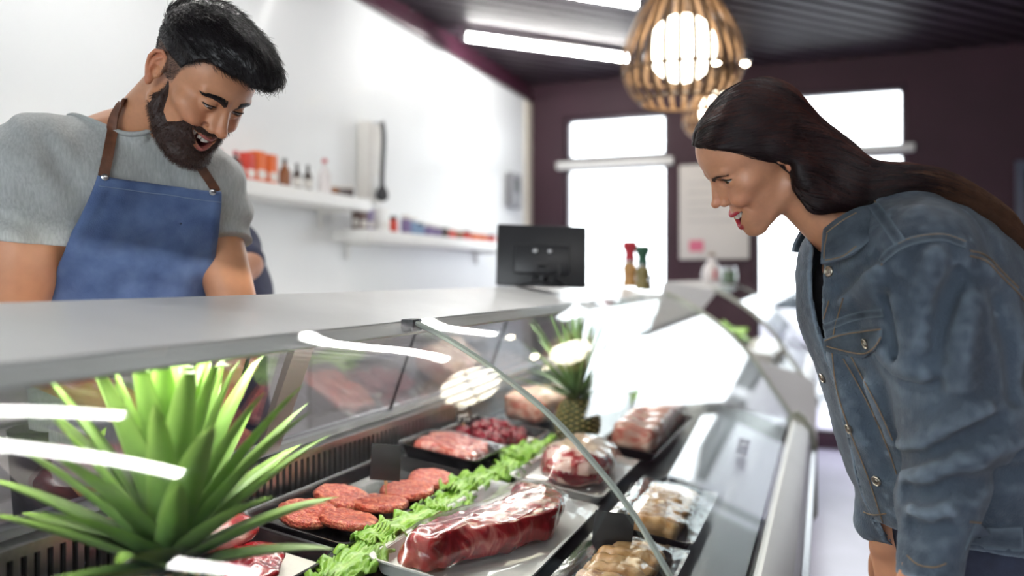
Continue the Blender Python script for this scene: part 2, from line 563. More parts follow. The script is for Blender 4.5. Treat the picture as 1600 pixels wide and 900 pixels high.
def counter(y0, y1, joints, lab, name='display_counter', refl_strips=(), rear=(), second=False):
    e = empty(name, (-.55, (y0 + y1) / 2, 0), lab, 'display counter', 'glass fronted meat counters')
    L = y1 - y0
    ax = (0, L, 0)
    MB().prism(pf(y0, [(-.640, -.0722), (-.648, -.086), (-.88, -.056), (-.905, -.046), (-.905, -.035), (-.895, -.031), (-.88, -.030)]), ax).build('counter_top', top_stone, e, angle=30)
    MB().prism(pf(y0, [(-.648, -.0735), (-.641, -.0735), (-.6265, -.091), (-.630, -.0945), (-.650, -.088)]), ax).build('lip', lip_mat, e, angle=30)
    # cabinet below
    MB().box((-.96, y0 + .02, .10), (-.14, y1 - .02, H - .62), .01).build('cabinet', white_pl, e)
    MB().box((-.90, y0 + .06, 0), (-.20, y1 - .06, .10)).build('plinth', black_gap, e)
    MB().prism(pf(y0, [(-.126, -.560), (-.112, -.556), (-.085, -.570), (-.060, -.600), (-.052, -.650), (-.052, -.935), (-.075, -.950), (-.139, -.950), (-.139, -.60)]), ax).build('front_panel', white_pl, e, angle=30)
    MB().prism(pf(y0, [(-.050, -.668), (-.036, -.676), (-.034, -.70), (-.036, -.724), (-.050, -.732)]), ax).build('bumper_rail', steel, e, angle=30)
    # display deck
    d = [(-.978, -.441), (-.14, -.5605), (-.14, -.585), (-.978, -.466)]
    MB().prism(pf(y0, d), ax).build('deck', deck_steel, e, smooth=False)
    # rear air grille: steel bars before a black recess
    MB().box((-.999, y0, H - .465), (-.992, y1, H - .35)).build('grille_backing', black_gap, e)
    g = MB()
    n = int(L / .02)
    for i in range(n):
        y = y0 + .01 + i * .02
        g.box((-.990, y, H - .432), (-.984, y + .0105, H - .366))
    g.box((-.9905, y0, H - .441), (-.9835, y1, H - .431)).box((-.9905, y0, H - .367), (-.9835, y1, H - .357))
    g.build('grille', steel, e, smooth=False)
    MB().prism(pf(y0, [(-.978, -.357), (-.978, -.350), (-1.045, -.330), (-1.045, -.357)]), ax).build('rear_ledge', steel, e, smooth=False)
    MB().prism(pf(y0, [(-.997, -.343), (-.990, -.328), (-1.003, -.322), (-1.012, -.338)]), ax).build('rear_track', dark_edge, e, smooth=False)
    # tilted sliding panes at the back
    for a, b in rear:
        s = MB().sheet([pf(y, [(-.998, -.325), (-.900, -.062)]) for y in (a, b)], .005)
        o = s.build('rear_pane', back_glass, e, smooth=False)
        for y in (a, b):
            MB().tube(pf(y, [(-.998, -.328), (-.900, -.060)]), .0035, 6).build('pane_edge', dark_edge, o)
    for y in refl_strips:
        MB().prism(pf(y, [(-1.0, -.335), (-.99, -.337), (-.880, -.062), (-.895, -.058)]), (0, .062, 0)).build('rear_reflection_strip', refl_strip_mat, e, smooth=False)  # solid strip standing in for a brown-grey reflection in the rear panes
    # lamp under the top
    MB().box((-.80, y0 + .05, H - .083), (-.735, y1 - .05, H - .070), .004).build('lamp_housing', white_pl, e)
    MB().tube([(-.765, y0 + .06 + (L - .12) * i / 8, H - .094) for i in range(9)], .010, 10).build('lamp_strip', strip_em, e)
    # curved panes
    for a, b in joints:
        rows = [pf(a + (b - a) * i / 8, PROF) for i in range(9)]
        o = MB().sheet(rows, .006).build('front_pane', front_glass, e, angle=60)
        for y in (a, b):
            MB().tube(pf(y, PROF), .0038, 6).build('pane_edge', edge_green, o)
    return e

ctr = counter(-.35, 3.45, ((-.35, 1.19), (1.197, 3.44)), 'long curved glass meat counter between the aproned man and the woman',
              refl_strips=(1.285,), rear=((-.30, .55), (.55, 1.18), (1.18, 1.80), (1.80, 2.42), (2.42, 3.40)))
# clamp at the pane joint
MB().box((-.634, 1.178, H - .088), (-.612, 1.212, H - .068), .003).build('pane_clamp', dark_edge, ctr)
# far end of the counter: clear side pane, pale arc trim and the end bumper
endp = [(-.90, -.062)] + [(a - .004, b - .003) for a, b in PROF] + [(-.135, -.575), (-.978, -.455), (-.998, -.325)]
MB().prism(pf(3.444, endp), (0, .006, 0)).build('end_pane', front_glass, ctr, smooth=False)
tr = MB()
tr.tube(pf(3.455, PROF), .011, 8)
tr.build('arc_trim', mat('cream_arc_trim', (.62, .64, .55), .35, var=.05), ctr)
endb = [(-.13, -.545), (-.105, -.53), (-.075, -.55), (-.045, -.60), (-.030, -.66), (-.030, -.93), (-.05, -.96), (-.13, -.96)]
MB().prism(pf(3.452, endb), (0, .03, 0)).build('end_bumper', olive, ctr, angle=30)
MB().box((-.975, 3.452, .10), (-.13, 3.475, H - .575), .004).build('end_panel', white_pl, ctr)

ctr2 = counter(4.95, 6.55, ((4.96, 6.54),), 'farther glass meat counter, beyond the end of the long one', rear=((5.0, 6.5),))
MB().prism(pf(4.93, [(-.978, -.36), (-.905, -.046), (-.88, -.032), (-.62, -.074), (-.60, -.10), (-.80, -.35), (-.13, -.545), (-.055, -.59), (-.045, -.93), (-.06, -1.22), (-.98, -1.22)]), (0, .02, 0)).build('end_panel', white_pl, ctr2, smooth=False)
tr = MB(); tr.tube(pf(4.94, PROF), .012, 8); tr.build('arc_trim', MATS['cream_arc_trim'], ctr2)

# white drawer cabinets along the white wall
for i in range(6):
    y = -.9 + i * .9
    c = empty('drawer_cabinet', (-2.1, y + .45, 0), ['', '', '', '', '', ''][i] or 'white drawer cabinet against the white wall behind the meat counter', 'cabinet', 'white drawer cabinets along the wall')
    MB().box((XL + .005, y, 0), (-1.86, y + .895, H - .29), .004).build('cabinet_body', white_pl, c)
    for k in range(4):
        z = .12 + k * .225
        dr = MB().box((-1.859, y + .01, z), (-1.84, y + .885, z + .21), .004).build('drawer', white_pl, c)
        MB().box((-1.839, y + .25, z + .165), (-1.825, y + .65, z + .18), .003).build('handle', steel, dr)
struct(MB().box((XL + .003, -.92, H - .288), (-1.83, 4.52, H - .262), .004).build('trim_3', white_pl))
# ================================================================ implicit-surface modelling
f32 = np.float32
def ell(P, c, r, M=None):
    q = P - np.array(c, f32)
    if M is not None:
        q = q @ np.array(M, f32)
    r = np.array(r, f32)
    a = q / r
    k0 = np.sqrt((a * a).sum(1))
    b = a / r
    k1 = np.sqrt((b * b).sum(1)) + 1e-9
    return k0 * (k0 - 1) / k1

def cap(P, a, b, ra, rb=None):
    if rb is None: rb = ra
    a, b = np.array(a, f32), np.array(b, f32)
    ab = b - a
    t = np.clip(((P - a) @ ab) / (ab @ ab + 1e-12), 0, 1)
    q = P - a - t[:, None] * ab
    return np.sqrt((q * q).sum(1)) - (ra + (rb - ra) * t)

def line(P, pts, rs):
    d = None
    if not hasattr(rs, '__len__'): rs = [rs] * len(pts)
    for i in range(len(pts) - 1):
        e = cap(P, pts[i], pts[i + 1], rs[i], rs[i + 1])
        d = e if d is None else np.minimum(d, e)
    return d

def smin(a, b, k):
    h = np.maximum(k - np.abs(a - b), 0) / k
    return np.minimum(a, b) - h * h * k * .25

def smax(a, b, k):
    return -smin(-a, -b, k)

def box3(P, c, h, M=None, r=0.0):
    q = P - np.array(c, f32)
    if M is not None:
        q = q @ np.array(M, f32)
    q = np.abs(q) - (np.array(h, f32) - r)
    return np.sqrt((np.maximum(q, 0) ** 2).sum(1)) + np.minimum(q.max(1), 0) - r

_rng = np.random.RandomState(5)
_tab = _rng.rand(64, 64, 64).astype(f32)
def vnoise(P, s):
    q = P * s
    i = np.floor(q).astype(np.int64)
    f = (q - i).astype(f32)
    f = f * f * (3 - 2 * f)
    i0 = i & 63; i1 = (i + 1) & 63
    def T(a, b, c): return _tab[a, b, c]
    x0, y0, z0 = i0.T; x1, y1, z1 = i1.T
    fx, fy, fz = f.T
    c00 = T(x0, y0, z0) * (1 - fx) + T(x1, y0, z0) * fx
    c10 = T(x0, y1, z0) * (1 - fx) + T(x1, y1, z0) * fx
    c01 = T(x0, y0, z1) * (1 - fx) + T(x1, y0, z1) * fx
    c11 = T(x0, y1, z1) * (1 - fx) + T(x1, y1, z1) * fx
    return ((c00 * (1 - fy) + c10 * fy) * (1 - fz) + (c01 * (1 - fy) + c11 * fy) * fz) * 2 - 1

def sample_grid(fn, lo, hi, h, coarse=4):
    lo, hi = np.array(lo, float), np.array(hi, float)
    n = np.ceil((hi - lo) / (h * coarse)).astype(int) + 1
    nf = (n - 1) * coarse + 1
    ax = [lo[i] + np.arange(n[i]) * h * coarse for i in range(3)]
    G = np.stack(np.meshgrid(*ax, indexing='ij'), -1).reshape(-1, 3).astype(f32)
    C = fn(G).reshape(n).astype(f32)
    # trilinear upsample of the coarse field
    def up(A, axis):
        m = A.shape[axis]
        idx = np.arange((m - 1) * coarse + 1)
        i0 = np.minimum(idx // coarse, m - 2)
        t = (idx - i0 * coarse) / coarse
        a = np.take(A, i0, axis); b = np.take(A, i0 + 1, axis)
        sh = [1, 1, 1]; sh[axis] = len(idx)
        t = t.reshape(sh).astype(f32)
        return a * (1 - t) + b * t
    D = up(up(up(C, 0), 1), 2)
    m = np.abs(D) < h * coarse * 1.7
    ii = np.argwhere(m)
    P = (lo + ii * h).astype(f32)
    D[m] = np.concatenate([fn(P[i:i + 400000]) for i in range(0, len(P), 400000)]) if len(P) else D[m]
    return D, lo

def surface(fn, lo, hi, h, refine=2, coarse=4):
    """mesh of fn = 0 (surface nets, then pulled onto the surface)"""
    D, lo = sample_grid(fn, lo, hi, h, coarse)
    D[0], D[-1] = np.maximum(D[0], 1e-4), np.maximum(D[-1], 1e-4)
    D[:, 0], D[:, -1] = np.maximum(D[:, 0], 1e-4), np.maximum(D[:, -1], 1e-4)
    D[:, :, 0], D[:, :, -1] = np.maximum(D[:, :, 0], 1e-4), np.maximum(D[:, :, -1], 1e-4)
    S = D < 0
    cnt = np.zeros(tuple(np.array(S.shape) - 1), np.int8)
    for a in (0, 1):
        for b in (0, 1):
            for c in (0, 1):
                cnt += S[a:S.shape[0] - 1 + a, b:S.shape[1] - 1 + b, c:S.shape[2] - 1 + c]
    cells = np.argwhere((cnt > 0) & (cnt < 8))
    idx = -np.ones(cnt.shape, np.int64)
    idx[tuple(cells.T)] = np.arange(len(cells))
    acc = np.zeros((len(cells), 3)); num = np.zeros(len(cells))
    corners = [(a, b, c) for a in (0, 1) for b in (0, 1) for c in (0, 1)]
    for c0 in corners:
        for ax in range(3):
            if c0[ax]: continue
            c1 = list(c0); c1[ax] = 1
            i0 = cells + np.array(c0); i1 = cells + np.array(c1)
            d0 = D[tuple(i0.T)]; d1 = D[tuple(i1.T)]
            m = (d0 < 0) != (d1 < 0)
            t = d0[m] / (d0[m] - d1[m])
            p = np.tile(np.array(c0, float), (m.sum(), 1)); p[:, ax] = t
            acc[m] += p; num[m] += 1
    V = lo + (cells + acc / num[:, None]) * h
    faces = []
    for ax in range(3):
        u, v = [(1, 2), (2, 0), (0, 1)][ax]
        A = np.take(S, range(S.shape[ax] - 1), ax); B = np.take(S, range(1, S.shape[ax]), ax)
        E = np.argwhere(A != B)
        ok = (E[:, u] > 0) & (E[:, v] > 0) & (E[:, u] < S.shape[u] - 1) & (E[:, v] < S.shape[v] - 1)
        E = E[ok]
        flip = A[tuple(E.T)]
        q = []
        for du, dv in ((1, 1), (0, 1), (0, 0), (1, 0)):
            e = E.copy(); e[:, u] -= du; e[:, v] -= dv
            q.append(idx[tuple(e.T)])
        q = np.stack(q, 1)
        q[~flip] = q[~flip][:, ::-1]
        faces.append(q)
    Q = np.concatenate(faces)
    Q = Q[(Q >= 0).all(1)]
    V = V.astype(f32)
    for _ in range(refine):
        d, g = fgrad(fn, V, h * .5)
        V = V - g * np.clip(d, -h * .7, h * .7)[:, None] * .8
    return V, Q

def fgrad(fn, P, e):
    P = P.astype(f32)
    d = fn(P)
    g = np.stack([fn(P + np.array([e if i == j else 0 for j in range(3)], f32)) - fn(P - np.array([e if i == j else 0 for j in range(3)], f32)) for i in range(3)], 1)
    g /= np.linalg.norm(g, axis=1, keepdims=True) + 1e-9
    return d, g

def sdf_obj(name, fn, lo, hi, h, material, parent=None, origin=None, colfn=None, refine=2, xf=None, matfn=None, keep=None):
    V, Q = surface(fn, lo, hi, h, refine)
    if keep is not None:
        ok = keep(V)[Q].any(1)
        Q = Q[ok]
        used = np.unique(Q)
        mp = -np.ones(len(V), np.int64); mp[used] = np.arange(len(used))
        V, Q = V[used], mp[Q]
    cols = colfn(V) if colfn is not None else None
    mids = matfn(V[Q].mean(1)) if matfn is not None else None
    Wd = xf(V) if xf is not None else V
    return np_obj(name, Wd, Q, material, parent, origin, cols, mids)

def np_obj(name, V, Q, material, parent=None, origin=None, cols=None, mids=None):
    me = bpy.data.meshes.new(name)
    o0 = np.array(origin if origin is not None else (0, 0, 0), float)
    V = np.asarray(V, float) - o0
    n, m = len(V), len(Q)
    k = Q.shape[1]
    me.vertices.add(n); me.vertices.foreach_set('co', V.ravel())
    me.loops.add(m * k); me.loops.foreach_set('vertex_index', Q.ravel().astype(np.int32))
    me.polygons.add(m); me.polygons.foreach_set('loop_start', np.arange(0, m * k, k, dtype=np.int32))
    me.update(calc_edges=True)
    me.validate()
    for mm in (material if isinstance(material, (list, tuple)) else [material]):
        me.materials.append(mm)
    if cols is not None:
        a = me.attributes.new('Col', 'FLOAT_COLOR', 'POINT')
        a.data.foreach_set('color', np.concatenate([cols, np.ones((n, 1))], 1).astype(f32).ravel())
    if mids is not None:
        me.polygons.foreach_set('material_index', np.asarray(mids, np.int32))
    me.shade_smooth()
    o = bpy.data.objects.new(name, me)
    COL.objects.link(o)
    o.location = Vector(o0)
    if parent is not None:
        o.parent = parent
        o.location = Vector(o0) - parent_off(parent)
    return o

def march(fn, px, py, d0=.5, d1=3.0, eps=.0006):
    """first point of the solid fn < 0 on the sight line through a photo position"""
    o = np.array([0, 0, H]); v = np.array(W(px, py, 1.0)) - o
    L = np.linalg.norm(v)
    t = d0
    for _ in range(160):
        p = (o + v * t).astype(f32)
        d = float(fn(p[None])[0])
        if d < eps: return p
        t += max(d, eps) * .85 / L
        if t > d1: break
    return None

def march_path(fn, pts, n=5, d0=.5, d1=3.0):
    pts = smoothpts([(a, b, 0) for a, b in pts], n)
    out = [march(fn, p.x, p.y, d0, d1) for p in pts]
    return np.array([p for p in out if p is not None], f32)

def strip_mesh(fn, P, width, th, lift=.0, e=.004):
    """flat band laid on the surface along the points P"""
    P = np.asarray(P, f32)
    _, N = fgrad(fn, P, e)
    rows = []
    for i in range(len(P)):
        t = P[min(i + 1, len(P) - 1)] - P[max(i - 1, 0)]
        t = t / (np.linalg.norm(t) + 1e-9)
        s = np.cross(N[i], t); s /= np.linalg.norm(s) + 1e-9
        c = P[i] + N[i] * (lift + th / 2)
        w_ = width[i] if hasattr(width, '__len__') else width
        rows.append([Vector(c + s * a * w_ / 2) for a in (-1, -.5, 0, .5, 1)])
    mb = MB(); mb.sheet(rows, th)
    return mb

def stitch_tube(fn, P, r=.0012, lift=.0005):
    P = np.asarray(P, f32)
    _, N = fgrad(fn, P, .004)
    return [Vector(P[i] + N[i] * lift) for i in range(len(P))]

def hairs(name, strands, r0, r1, material, parent=None):
    """strand curves: list of (k,3) arrays, tapering from r0 to r1"""
    hc = bpy.data.hair_curves.new(name)
    hc.add_curves([len(s) for s in strands])
    pos = np.concatenate(strands).astype(f32)
    off = np.array(parent_off(parent)) if parent is not None else np.zeros(3)
    hc.position_data.foreach_set('vector', (pos - off).astype(f32).ravel()) if hasattr(hc, 'position_data') else None
    rad = np.concatenate([np.linspace(r0, r1, len(s)) for s in strands]).astype(f32)
    at = hc.attributes.get('radius') or hc.attributes.new('radius', 'FLOAT', 'POINT')
    at.data.foreach_set('value', rad)
    hc.materials.append(material)
    o = bpy.data.objects.new(name, hc)
    COL.objects.link(o)
    if parent is not None:
        o.parent = parent
    return o

# ---------------------------------------------------------------- head
def head_fn(g):
    ex, ey, ez = g['eye']
    w, zc, zu, zl = g['mouth']            # half width, corner height, upper edge and lower edge at the centre
    m = g['male']
    k = g.get('k', 1.0)
    xs = lambda y: g['mx'] - g.get('mc', .021) * y * y
    up_pts = [(xs(y) - .5, y, zu + (zc - zu) * (abs(y) / w) ** 1.7) for y in np.linspace(-w, w, 11)]
    lo_pts = [(xs(y) - g.get('lb', 3) * (1 - (y / w) ** 2), y, zl + (zc - zl) * (abs(y) / w) ** 1.9) for y in np.linspace(-w, w, 11)]
    ru = [1.6 + g['lip'][0] * (1 - (abs(y) / w) ** 1.6) for y in np.linspace(-w, w, 11)]
    rl = [1.6 + g['lip'][1] * (1 - (abs(y) / w) ** 1.6) for y in np.linspace(-w, w, 11)]
    up_pts = [(p[0], p[1], p[2] + r * .8) for p, r in zip(up_pts, ru)]
    lo_pts = [(p[0], p[1], p[2] - r * .8) for p, r in zip(lo_pts, rl)]
    def lips(P):
        return np.minimum(line(P, up_pts, ru), line(P, lo_pts, rl))
    def f(P, base_only=False):
        A = P.copy(); A[:, 1] = np.abs(A[:, 1])
        d = ell(P, g['cran'][0], g['cran'][1])
        d = smin(d, ell(P, g['fore'][0], g['fore'][1]), 20)
        d = smin(d, ell(P, g['face'][0], g['face'][1]), 22)
        j = g['jaw']
        d = smin(d, cap(A, j[0], j[1], j[2], j[3]), 22)
        d = smin(d, ell(P, g['chin'][0], g['chin'][1]), 16)
        d = smin(d, ell(A, g['zyg'][0], g['zyg'][1]), 18)
        d = smin(d, ell(A, g['apple'][0], g['apple'][1]), 13)
        b = g['brow']
        d = smin(d, cap(A, b[0], b[1], b[2], b[3]), 11)
        d = smin(d, ell(P, (g['mx'] - 25, 0, (zu + zl) / 2), (24, 33, 27)), 14)
        # neck
        n = g['neck']
        d = smin(d, cap(P, n[0], n[1], n[2], n[3]), 20)
        if base_only:
            return d
        d = smax(d, -ell(A, (ex + 22, ey + 1, ez), (17, 19, 11)), 9)
        # nose
        q = g['nose']
        d = smin(d, cap(P, q['root'], q['tip'], q['r0'], q['r1']), 8)
        d = smin(d, ell(P, q['tip'], (q['r1'] + 2.5, q['r1'] + 1.5, q['r1'] + 1)), 5)
        d = smin(d, cap(A, (q['root'][0] - 8, 7, q['root'][2] - 4), (q['ala'][0] - 7, q['ala'][1] - 3, q['ala'][2] + 4), q['r0'] + 1, q['r1'] + 4), 8)
        d = smin(d, ell(A, q['ala'], q['ar']), 5)
        d = smax(d, -ell(A, q['nos'], (5.5, 3.8, 3.2)), 2.5)
        # crease from the nose wing round the mouth corner
        a = q['ala']
        cr = line(A, [(a[0] - 5, a[1] + 5, a[2] + 3), (xs(w) + 1, w + 5, zc + 8), (xs(w) - 4, w + 9, zc - 6)], [2.2, 2.6, 1.6])
        d = smax(d, -(cr + g.get('crease', .6)), 7)
        # lids
        E = A - np.array([ex, ey, ez], f32)
        rr = np.sqrt((E * E).sum(1))
        d = smin(d, rr - 14.2, 5)
        hu, hl, tl = g['lid']
        yy = E[:, 1]
        par = np.maximum(1 - (yy / 14.5) ** 2, -.4)
        zt_ = hu * par + tl * yy; zb_ = -hl * par + tl * yy
        o = np.maximum(np.maximum(E[:, 2] - zt_, zb_ - E[:, 2]), np.abs(yy) - 14)
        o = np.maximum(o, np.maximum(rr - 24, -(E[:, 0] - 1)))
        d = smax(d, -o, 1.4)
        # upper lid fold
        fold = line(E, [(6, -13, hu + 1), (13, -5, hu + 5.5), (12.5, 5, hu + 5.5), (5, 15, hu + 1.5)], [.8, 1.3, 1.3, .8])
        d = smax(d, -fold, 3)
        # mouth: lips and open gap
        d = smin(d, lips(P), 3.5)
        y = P[:, 1]
        t = np.clip(np.abs(y) / w, 0, 1)
        zu_ = zu + (zc - zu) * t ** 1.7; zl_ = zl + (zc - zl) * t ** 1.9
        gp = np.maximum(np.maximum(P[:, 2] - zu_, zl_ - P[:, 2]), np.abs(y) - w)
        gp = np.maximum(gp, (xs(y) - 26) - P[:, 0])
        d = smax(d, -gp, 1.2)
        # ears
        c = np.array(g['ear'], f32)
        Q = A - c
        ca, sa = math.cos(g.get('ea', .45)), math.sin(g.get('ea', .45))
        # ear frame: u along head back, v outward tilt
        u = Q[:, 0] * ca + Q[:, 1] * -sa
        v = Q[:, 0] * sa + Q[:, 1] * ca
        Eq = np.stack([u, v, Q[:, 2]], 1).astype(f32)
        es = g.get('es', 1.0)
        Eq = Eq / es
        rim = line(Eq, [(6, -2, 2), (11, 0, 14), (6, 3, 27), (-5, 5, 33), (-15, 6, 26), (-18, 6, 12), (-14, 5, -4), (-7, 4, -16), (-1, 3, -24)], [3, 3.6, 3.6, 3.4, 3.4, 3.4, 3.4, 4, 5])
        lobe = ell(Eq, (0, 2, -25), (6.5, 4.5, 8.5))
        sh = ell(Eq, (-3, -1, 5), (16, 4.5, 27))
        anti = line(Eq, [(-2, 2, 22), (-9, 3, 12), (-8, 3, -4), (-2, 3, -14)], [2.5, 3, 3, 2.5])
        trag = ell(Eq, (9, 1, -4), (4, 4, 6))
        e_ = smin(smin(rim, lobe, 5), sh, 4)
        e_ = smin(smin(e_, anti, 3), trag, 3)
        e_ = smax(e_, -ell(Eq, (1, 5, -2), (6.5, 6.5, 9)), 3)
        d = smin(d, e_ * es, 5)
        return d
    f.lips = lips
    f.xs = xs
    f.par = g
    def gap(P):
        y = P[:, 1]; t = np.clip(np.abs(y) / w, 0, 1)
        return np.maximum(np.maximum(P[:, 2] - (zu + (zc - zu) * t ** 1.7), (zl + (zc - zl) * t ** 1.9) - P[:, 2]), np.abs(y) - w)
    f.gap = gap
    return f

def sstep(x, a, b):
    t = np.clip((x - a) / (b - a), 0, 1)
    return t * t * (3 - 2 * t)

def mixc(C, col, m):
    return C * (1 - m[:, None]) + np.array(col)[None] * m[:, None]

def head_colors(P, f, g):
    """skin tones where the skin itself has them: lips, flush, mouth lining"""
    C = np.tile(np.array(g['skin']), (len(P), 1))
    A = P.copy(); A[:, 1] = np.abs(A[:, 1])
    fl = np.exp(-(((A - np.array(g['apple'][0])) / 20) ** 2).sum(1)) * .45
    fl = np.maximum(fl, np.exp(-(((P - np.array(g['nose']['tip'])) / 13) ** 2).sum(1)) * .5)
    ear = sstep(A[:, 1], g['ear'][1] - 1, g['ear'][1] + 5) * (np.abs(P[:, 0] - g['ear'][0]) < 30)
    fl = np.maximum(fl, ear * .5)
    C = mixc(C, g['flush'], fl)
    C *= (1 + .05 * vnoise(P, .05) + .04 * vnoise(P, .25))[:, None]
    L = f.lips(P)
    C = mixc(C, g['lipc'], 1 - sstep(L, .3, 1.6))
    gp = f.gap(P)
    inside = (gp < 1.0) & (P[:, 0] < f.xs(P[:, 1]) - 6) & (P[:, 0] > 40)
    C = mixc(C, (.10, .012, .014), inside.astype(float))
    return C

def eyeball(name, c, gaze, R_, T_, sc, parent, iris_col):
    """eyeball with iris and pupil; c, gaze in head millimetres"""
    g_ = Vector(gaze).normalized()
    M = g_.to_track_quat('Z', 'Y').to_matrix()
    mb = MB()
    prof = [(12 * math.sin(a), 12 * math.cos(a)) for a in np.linspace(0.02, PI - .02, 40)]
    rows = [[Vector(c) + M @ Vector((r * math.cos(2 * PI * k / 32), r * math.sin(2 * PI * k / 32), z)) for k in range(33)] for r, z in prof]
    a_ = np.linspace(0.02, PI - .02, 40)
    for i in range(39):
        r2 = [[to_world(p, R_, T_, sc) for p in rows[i]], [to_world(p, R_, T_, sc) for p in rows[i + 1]]]
        mb.grid(r2, 0 if a_[i] < .18 else (1 if a_[i] < .56 else 2))
    return mb.build(name, [mat('pupil_black', (.004, .004, .004), .1, coat=1), mat('iris_' + name, iris_col, .15, coat=1, var=.2, vscale=200), mat('eye_white', (.62, .58, .56), .2, coat=1, var=.03)], parent, angle=80)

def to_world(p, R_, T_, sc):
    v = np.array(p, float) * sc / 1000
    return Vector(np.array(R_) @ v + np.array(T_))

def teeth_mesh(f, g, upper=True, n=5):
    w, zc, zu, zl = g['mouth']
    mb = MB()
    ys = [0]
    wd = [8.2, 6.6, 7.4, 6.6, 6.4]
    pos = []
    x = .1
    for q in wd[:n]:
        pos.append((x + q / 2, q)); x += q + .15
    for s in (-1, 1):
        for yc, q in pos:
            t = min(yc / w, 1)
            zt_ = zu + (zc - zu) * t ** 1.7
            h = 10.0 if upper else 7
            xx = f.xs(yc) - g.get('tback', 6.5) - .010 * yc * yc
            an = math.atan(.06 * yc) * s
            M = Matrix.Translation((xx, s * yc, 0)) @ Matrix.Rotation(an, 4, 'Z')
            if upper:
                lo, hi = (-2.5, -q / 2, zt_ - g['tooth'] + (1.0 if q == 6.6 else 0)), (2.5, q / 2, zt_ + 5)
            else:
                zb = zl + (zc - zl) * t ** 1.9
                lo, hi = (-6.5, -q / 2 * .8, zb - 5), (-2.5, q / 2 * .8, zb + 3.2)
            mb.box(lo, hi, 1.2, M=M)
    return mb

# ---------------------------------------------------------------- hand
def hand_fn(M, T, s=1.0, curl=(.5, .6, .4), side=1, spread=.06, thumb=(.75, .6, -.25), tb=.25, curls=None):
    """five-fingered hand; local mm: x along the fingers, y to the thumb side, z out of the back"""
    M = np.array(M, f32); T = np.array(T, f32)
    fl = [(27, (42, 25, 20), 9.2), (8, (46, 29, 21), 9.4), (-11, (43, 27, 21), 9.0), (-28, (34, 20, 18), 8.0)]
    ch = []
    for n, (y, Ls, r) in enumerate(fl):
        p = np.array([92 - abs(y - 8) * .22, y, 0.0]); a = 0.0
        yaw = (y - 4) / 30 * spread
        pts = [p.copy()]
        cc = curls[n] if curls else curl
        for L, c_ in zip(Ls, cc):
            a += c_
            p = p + L * np.array([math.cos(a) * math.cos(yaw), math.sin(yaw), -math.sin(a)])
            pts.append(p.copy())
        ch.append((pts, [r, r * .95, r * .88, r * .78]))
    td = np.array(thumb, float); td /= np.linalg.norm(td)
    t0 = np.array([22, 24, -8.0]); t1 = t0 + td * 40
    t2 = t1 + 31 * (td * math.cos(tb) + np.array([.5, -.5, -.3]) * math.sin(tb)); t3 = t2 + 24 * (td * math.cos(2 * tb) + np.array([.5, -.5, -.3]) * math.sin(2 * tb))
    ch.append(([t0, t1, t2, t3], [14, 11, 9.6, 8.2]))
    def f(P):
        q = ((P - T) @ M) * (1000 / s)
        q = q.astype(f32)
        if side < 0:
            q[:, 1] *= -1
        d = box3(q, (52, -1, -1), (46, 37, 13), r=12)
        d = smin(d, ell(q, (35, 22, -9), (30, 15, 13)), 10)
        d = smin(d, cap(q, (-40, 0, 0), (12, 0, 0), 25, 24), 22)
        for pts, rs in ch:
            d = smin(d, line(q, pts, rs), 5)
        return d * (s / 1000)
    return f

def march_many(fn, pts, d0=.5, d1=3.0, eps=.0005):
    o = np.array([0, 0, H])
    V = np.array([np.array(W(p[0], p[1], 1.0)) - o for p in pts])
    Ls = np.linalg.norm(V, axis=1)
    t = np.full(len(V), d0)
    for _ in range(140):
        d = fn((o + V * t[:, None]).astype(f32))
        t = np.where(t < d1, t + np.where(d > eps, d * .85 / Ls, 0), t)
        if (d < eps).all(): break
    P = (o + V * t[:, None]).astype(f32)
    return P[t < d1 - .05]

def march(fn, px, py, d0=.5, d1=3.0):
    r = march_many(fn, [(px, py)], d0, d1)
    return r[0] if len(r) else None

def march_path(fn, pts, n=5, d0=.5, d1=3.0):
    return march_many(fn, [(p.x, p.y) for p in smoothpts([(a, b, 0) for a, b in pts], n)], d0, d1)
# ---------------------------------------------------------------- shared by both people
skin_m = mat('tanned_skin', (.5, .25, .15), .42, attr='Col', sss=.12, bump=.06, bscale=900, var=.04, vscale=60)
skin_w = mat('fair_skin', (.6, .33, .22), .38, attr='Col', sss=.12, bump=.03, bscale=900, var=.03, vscale=60)
hair_m = mat('black_hair', (.008, .006, .007), .36, spec=.35, var=.3, vscale=80)
tooth_m = mat('tooth_enamel', (.78, .74, .68), .18, coat=.5, var=.03)
def J(px, py, d): return np.array(W(px, py, d))
rt = np.array([CS, SN, 0]); toc = np.array([SN, -CS, 0])
def orth(x, z):
    x = np.array(x, float); x /= np.linalg.norm(x)
    z = np.array(z, float); z -= x * (x @ z); z /= np.linalg.norm(z)
    return np.stack([x, np.cross(z, x), z], 1)
def lash(f, g, s, up=1):
    ex, ey, ez = g['eye']; hu, hl, tl = g['lid']
    pts = []
    for y in np.linspace(-13, 13.5, 12):
        par = max(1 - (y / 14.5) ** 2, -.4)
        z = hu * par + tl * y
        x = math.sqrt(max(14.0 ** 2 - y * y - z * z, 4))
        pts.append((ex + x, s * (ey + y), ez + z))
    return pts
